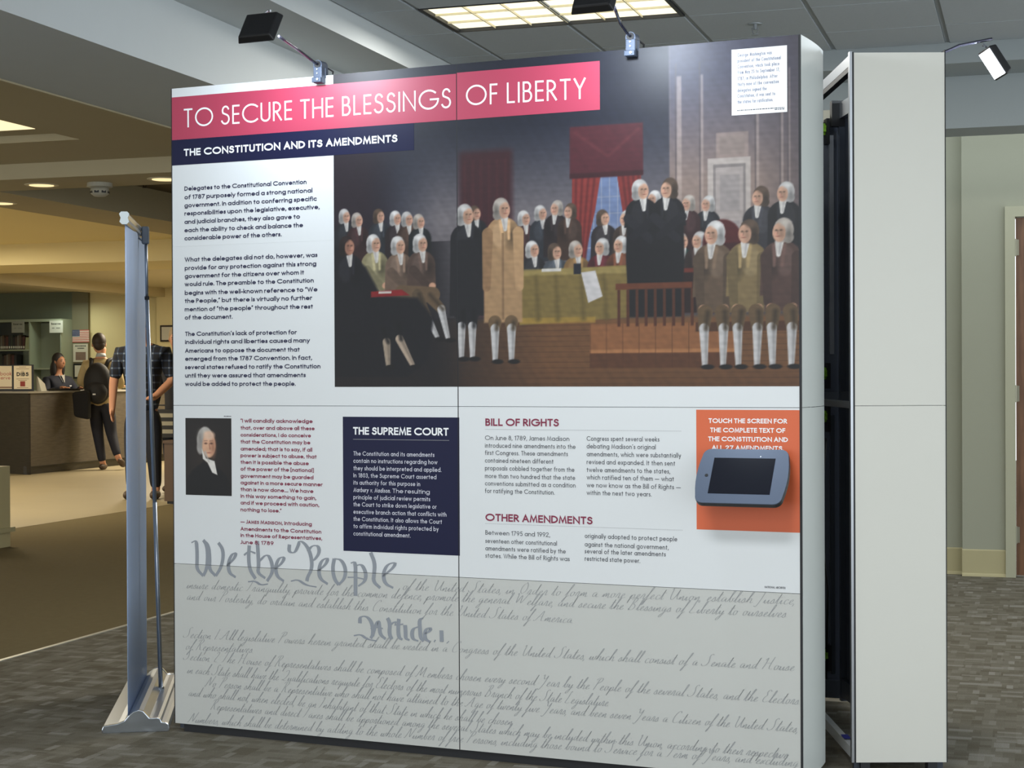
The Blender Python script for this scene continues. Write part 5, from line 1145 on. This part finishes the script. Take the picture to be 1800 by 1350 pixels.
# man in plaid, head bowed, mostly behind the banner
pp_ = thing('person', 'person in dark plaid shirt standing behind the banner stand looking down', 'person', (-9.02, 15.5, 0), PI + .25)
S = 1.06
def sc(ch): return [(a * S, b * S, c_ * S, r * S) for a, b, c_, r in ch]
hip = (0, 0, .96, .135); tors = [hip, (0, 0, 1.12, .14), (0, .0, 1.34, .17), (0, .0, 1.49, .125), (0, .03, 1.58, .06), (0, .07, 1.64, .062), (0, .11, 1.70, .085)]
LG = [hip, (-.09, 0, .90, .10), (-.11, .02, .50, .066), (-.12, -.02, .09, .045), (-.13, .10, .04, .04)]; RG = [hip, (.09, 0, .90, .10), (.11, .02, .50, .066), (.13, -.02, .09, .045), (.14, .10, .04, .04)]
LA = [(0, .0, 1.49, .125), (-.22, .0, 1.47, .065), (-.30, .0, 1.19, .050), (-.17, .22, 1.02, .034)]
RA = [(0, .0, 1.49, .125), (.22, .0, 1.47, .065), (.30, .0, 1.19, .050), (.31, .02, .92, .034)]
body = [sc(c_) for c_ in (tors, LG, RG, LA, RA)]
skin('body', slim(body) + hand_chains(body[3][-1][:3], (.5, .8, -.1), .7, 1, 1.05) + hand_chains(body[4][-1][:3], (0, .1, -1), .3, 1, 1.05), SKIN, pp_)
M_plaid = plaid_mat(); LAh = sc([LA[0], LA[1], LA[2]]); RAh = sc([RA[0], RA[1], RA[2]])
skin('shirt', [up(body[0][0], body[0], 1.24), [up(body[0][0], body[0], 1.24)[-2]] + g(LAh[1:], 1.35), [up(body[0][0], body[0], 1.24)[-2]] + g(RAh[1:], 1.35)], M_plaid, pp_)
skin('jeans', [g([body[0][0], (0, 0, 1.03, .14)], 1.1), g(body[1][:4], 1.28), g(body[2][:4], 1.28)], mat('dark_denim', (28, 32, 44), .8, var=.1, scale=30), pp_)
for x in (-.13, .14): so_ = MB().ball((0, 0, 0), (.05, .14, .05)).build('shoe', M_shoe, pp_, smooth=True); so_.location = (x * S, .05, .048)
head(pp_, (0, .12 * S, 1.74 * S), mat('black_hair', (24, 20, 20), .6), SKIN, -.6, 0, s=1.05)
ph = thing('phone', 'dark phone held by the person in plaid', 'phone', (-8.94, 15.13, 1.12), .2); MB().box(-.04, .04, -.006, .006, -.07, .07).build('case', M_black, ph, bevel=.004); MB().box(-.035, .035, .006, .0065, -.062, .062).build('screen', MATS['dark_glass'], ph)

# blond person beyond, holding a striped bag
pb = thing('person', 'blond person in dark coat half hidden by the display edge', 'person', (-9.16, 16.5, 0), PI)
hip = (0, 0, .95, .13); tors = [hip, (0, 0, 1.12, .13), (0, .0, 1.34, .155), (0, .0, 1.46, .11), (0, .01, 1.55, .05), (0, .02, 1.62, .055), (0, .03, 1.70, .08)]
LG = [hip, (-.09, 0, .88, .10), (-.10, .02, .48, .062), (-.10, -.02, .09, .042), (-.10, .10, .04, .038)]; RG = [hip, (.09, 0, .88, .10), (.10, .02, .48, .062), (.10, -.02, .09, .042), (.10, .10, .04, .038)]
LA = [(0, .0, 1.46, .11), (-.19, .0, 1.44, .058), (-.25, .0, 1.17, .045), (-.24, .1, .95, .032)]; RA = [(0, .0, 1.46, .11), (.19, .0, 1.44, .058), (.25, .0, 1.17, .045), (.24, .1, .95, .032)]
skin('body', slim([tors, LG, RG, LA, RA]) + hand_chains(LA[-1][:3], (0, .1, -1), .5, -1) + hand_chains(RA[-1][:3], (0, .1, -1), .5, 1), SKIN, pb)
skin('coat', [up(hip, tors, 1.22), [up(hip, tors, 1.22)[-2]] + g(LA[1:], 1.3), [up(hip, tors, 1.22)[-2]] + g(RA[1:], 1.3)], mat('dark_coat', (40, 40, 46), .9, var=.2, scale=30), pb)
skin('trousers', [g([hip, (0, 0, 1.0, .13)], 1.1), g(LG[:4], 1.28), g(RG[:4], 1.28)], MATS['dark_denim'], pb)
for x in (-.10, .10): so_ = MB().ball((0, 0, 0), (.045, .12, .045)).build('shoe', M_shoe, pb, smooth=True); so_.location = (x, .05, .045)
head(pb, (0, .03, 1.74), mat('ash_blond_hair', (150, 128, 96), .6), SKIN, -.2, .4, s=1.0)
sb = thing('tote_bag', 'striped cloth bag held low by the blond person', 'bag', (-9.30, 16.40, .62), 0)
for k in range(7): MB().box(-.16, .16, -.05, .05, k * .045, (k + 1) * .045).build('stripe', mat('tote_light', (176, 170, 150), .8) if k % 2 else mat('tote_dark', (52, 52, 54), .8), sb)
MB().tube([(-.08, 0, .31), (-.05, 0, .36), (.05, 0, .36), (.08, 0, .31)], .008, 8).build('handle', MATS['tote_dark'], sb)

# woman behind the counter
pw = thing('person', 'woman with long dark hair in navy jacket seated behind the counter', 'person', (-13.86, 21.35, 0), -PI + 1.15)
hip = (0, 0, .78, .13); tors = [hip, (0, 0, .94, .13), (0, .0, 1.14, .155), (0, .0, 1.27, .11), (0, .01, 1.36, .048), (0, .02, 1.42, .055), (0, .03, 1.50, .078)]
LG = [hip, (-.10, .08, .76, .09), (-.12, .46, .72, .065), (-.12, .44, .32, .045), (-.12, .54, .25, .038)]; RG = [hip, (.10, .08, .76, .09), (.12, .46, .72, .065), (.12, .44, .32, .045), (.12, .54, .25, .038)]
LA = [(0, .0, 1.27, .11), (-.18, .0, 1.25, .058), (-.27, .10, 1.06, .045), (-.16, .36, 1.14, .03)]; RA = [(0, .0, 1.27, .11), (.18, .0, 1.25, .058), (.27, .10, 1.06, .045), (.16, .36, 1.14, .03)]
skin('body', slim([tors, LG, RG, LA, RA]) + hand_chains(LA[-1][:3], (.3, 1, 0), .5, 1) + hand_chains(RA[-1][:3], (-.3, 1, 0), .5, -1), SKIN2, pw)
skin('jacket', [up(hip, tors, 1.22), [up(hip, tors, 1.22)[-2]] + g(LA[1:], 1.35), [up(hip, tors, 1.22)[-2]] + g(RA[1:], 1.35)], mat('navy_jacket', (22, 26, 40), .85, var=.1, scale=30), pw)
skin('trousers', [g([hip, (0, 0, .85, .13)], 1.1), g(LG[:4], 1.25), g(RG[:4], 1.25)], MATS['dark_denim'], pw)
MB().tube([(-.045, .10, 1.335), (-.01, .155, 1.22)], .006, 6).tube([(.045, .10, 1.335), (.01, .155, 1.22)], .006, 6).build('zip', mat('zip_silver', (170, 174, 180), .4), pw)
MB().add([(-.03, .135, 1.33), (.03, .135, 1.33), (0, .185, 1.21)], [(0, 1, 2)]).build('blouse', mat('grey_blouse', (150, 146, 140), .8), pw)
MB().box(-.12, -.085, .175, .18, 1.16, 1.175).build('badge', MATS['tag_white'], pw)
head(pw, (0, .03, 1.54), MATS['black_hair'], SKIN2, 0, .15, True, 1.0)
ch_ = thing('office_chair', 'dark stool chair under the woman behind the counter', 'chair', (-13.86, 21.35, 0)); MB().lathe([(0, .60), (.20, .61), (.23, .64), (.2, .66), (0, .665)], (0, 0, 0), 24).build('seat', M_black, ch_); MB().tube([(0, 0, .05), (0, 0, .61)], .025).build('column', M_tube, ch_)
for k in range(5): a = 2 * PI * k / 5; MB().tube([(0, 0, .08), (.28 * math.cos(a), .28 * math.sin(a), .045)], .016, 8).build('foot', M_black, ch_)
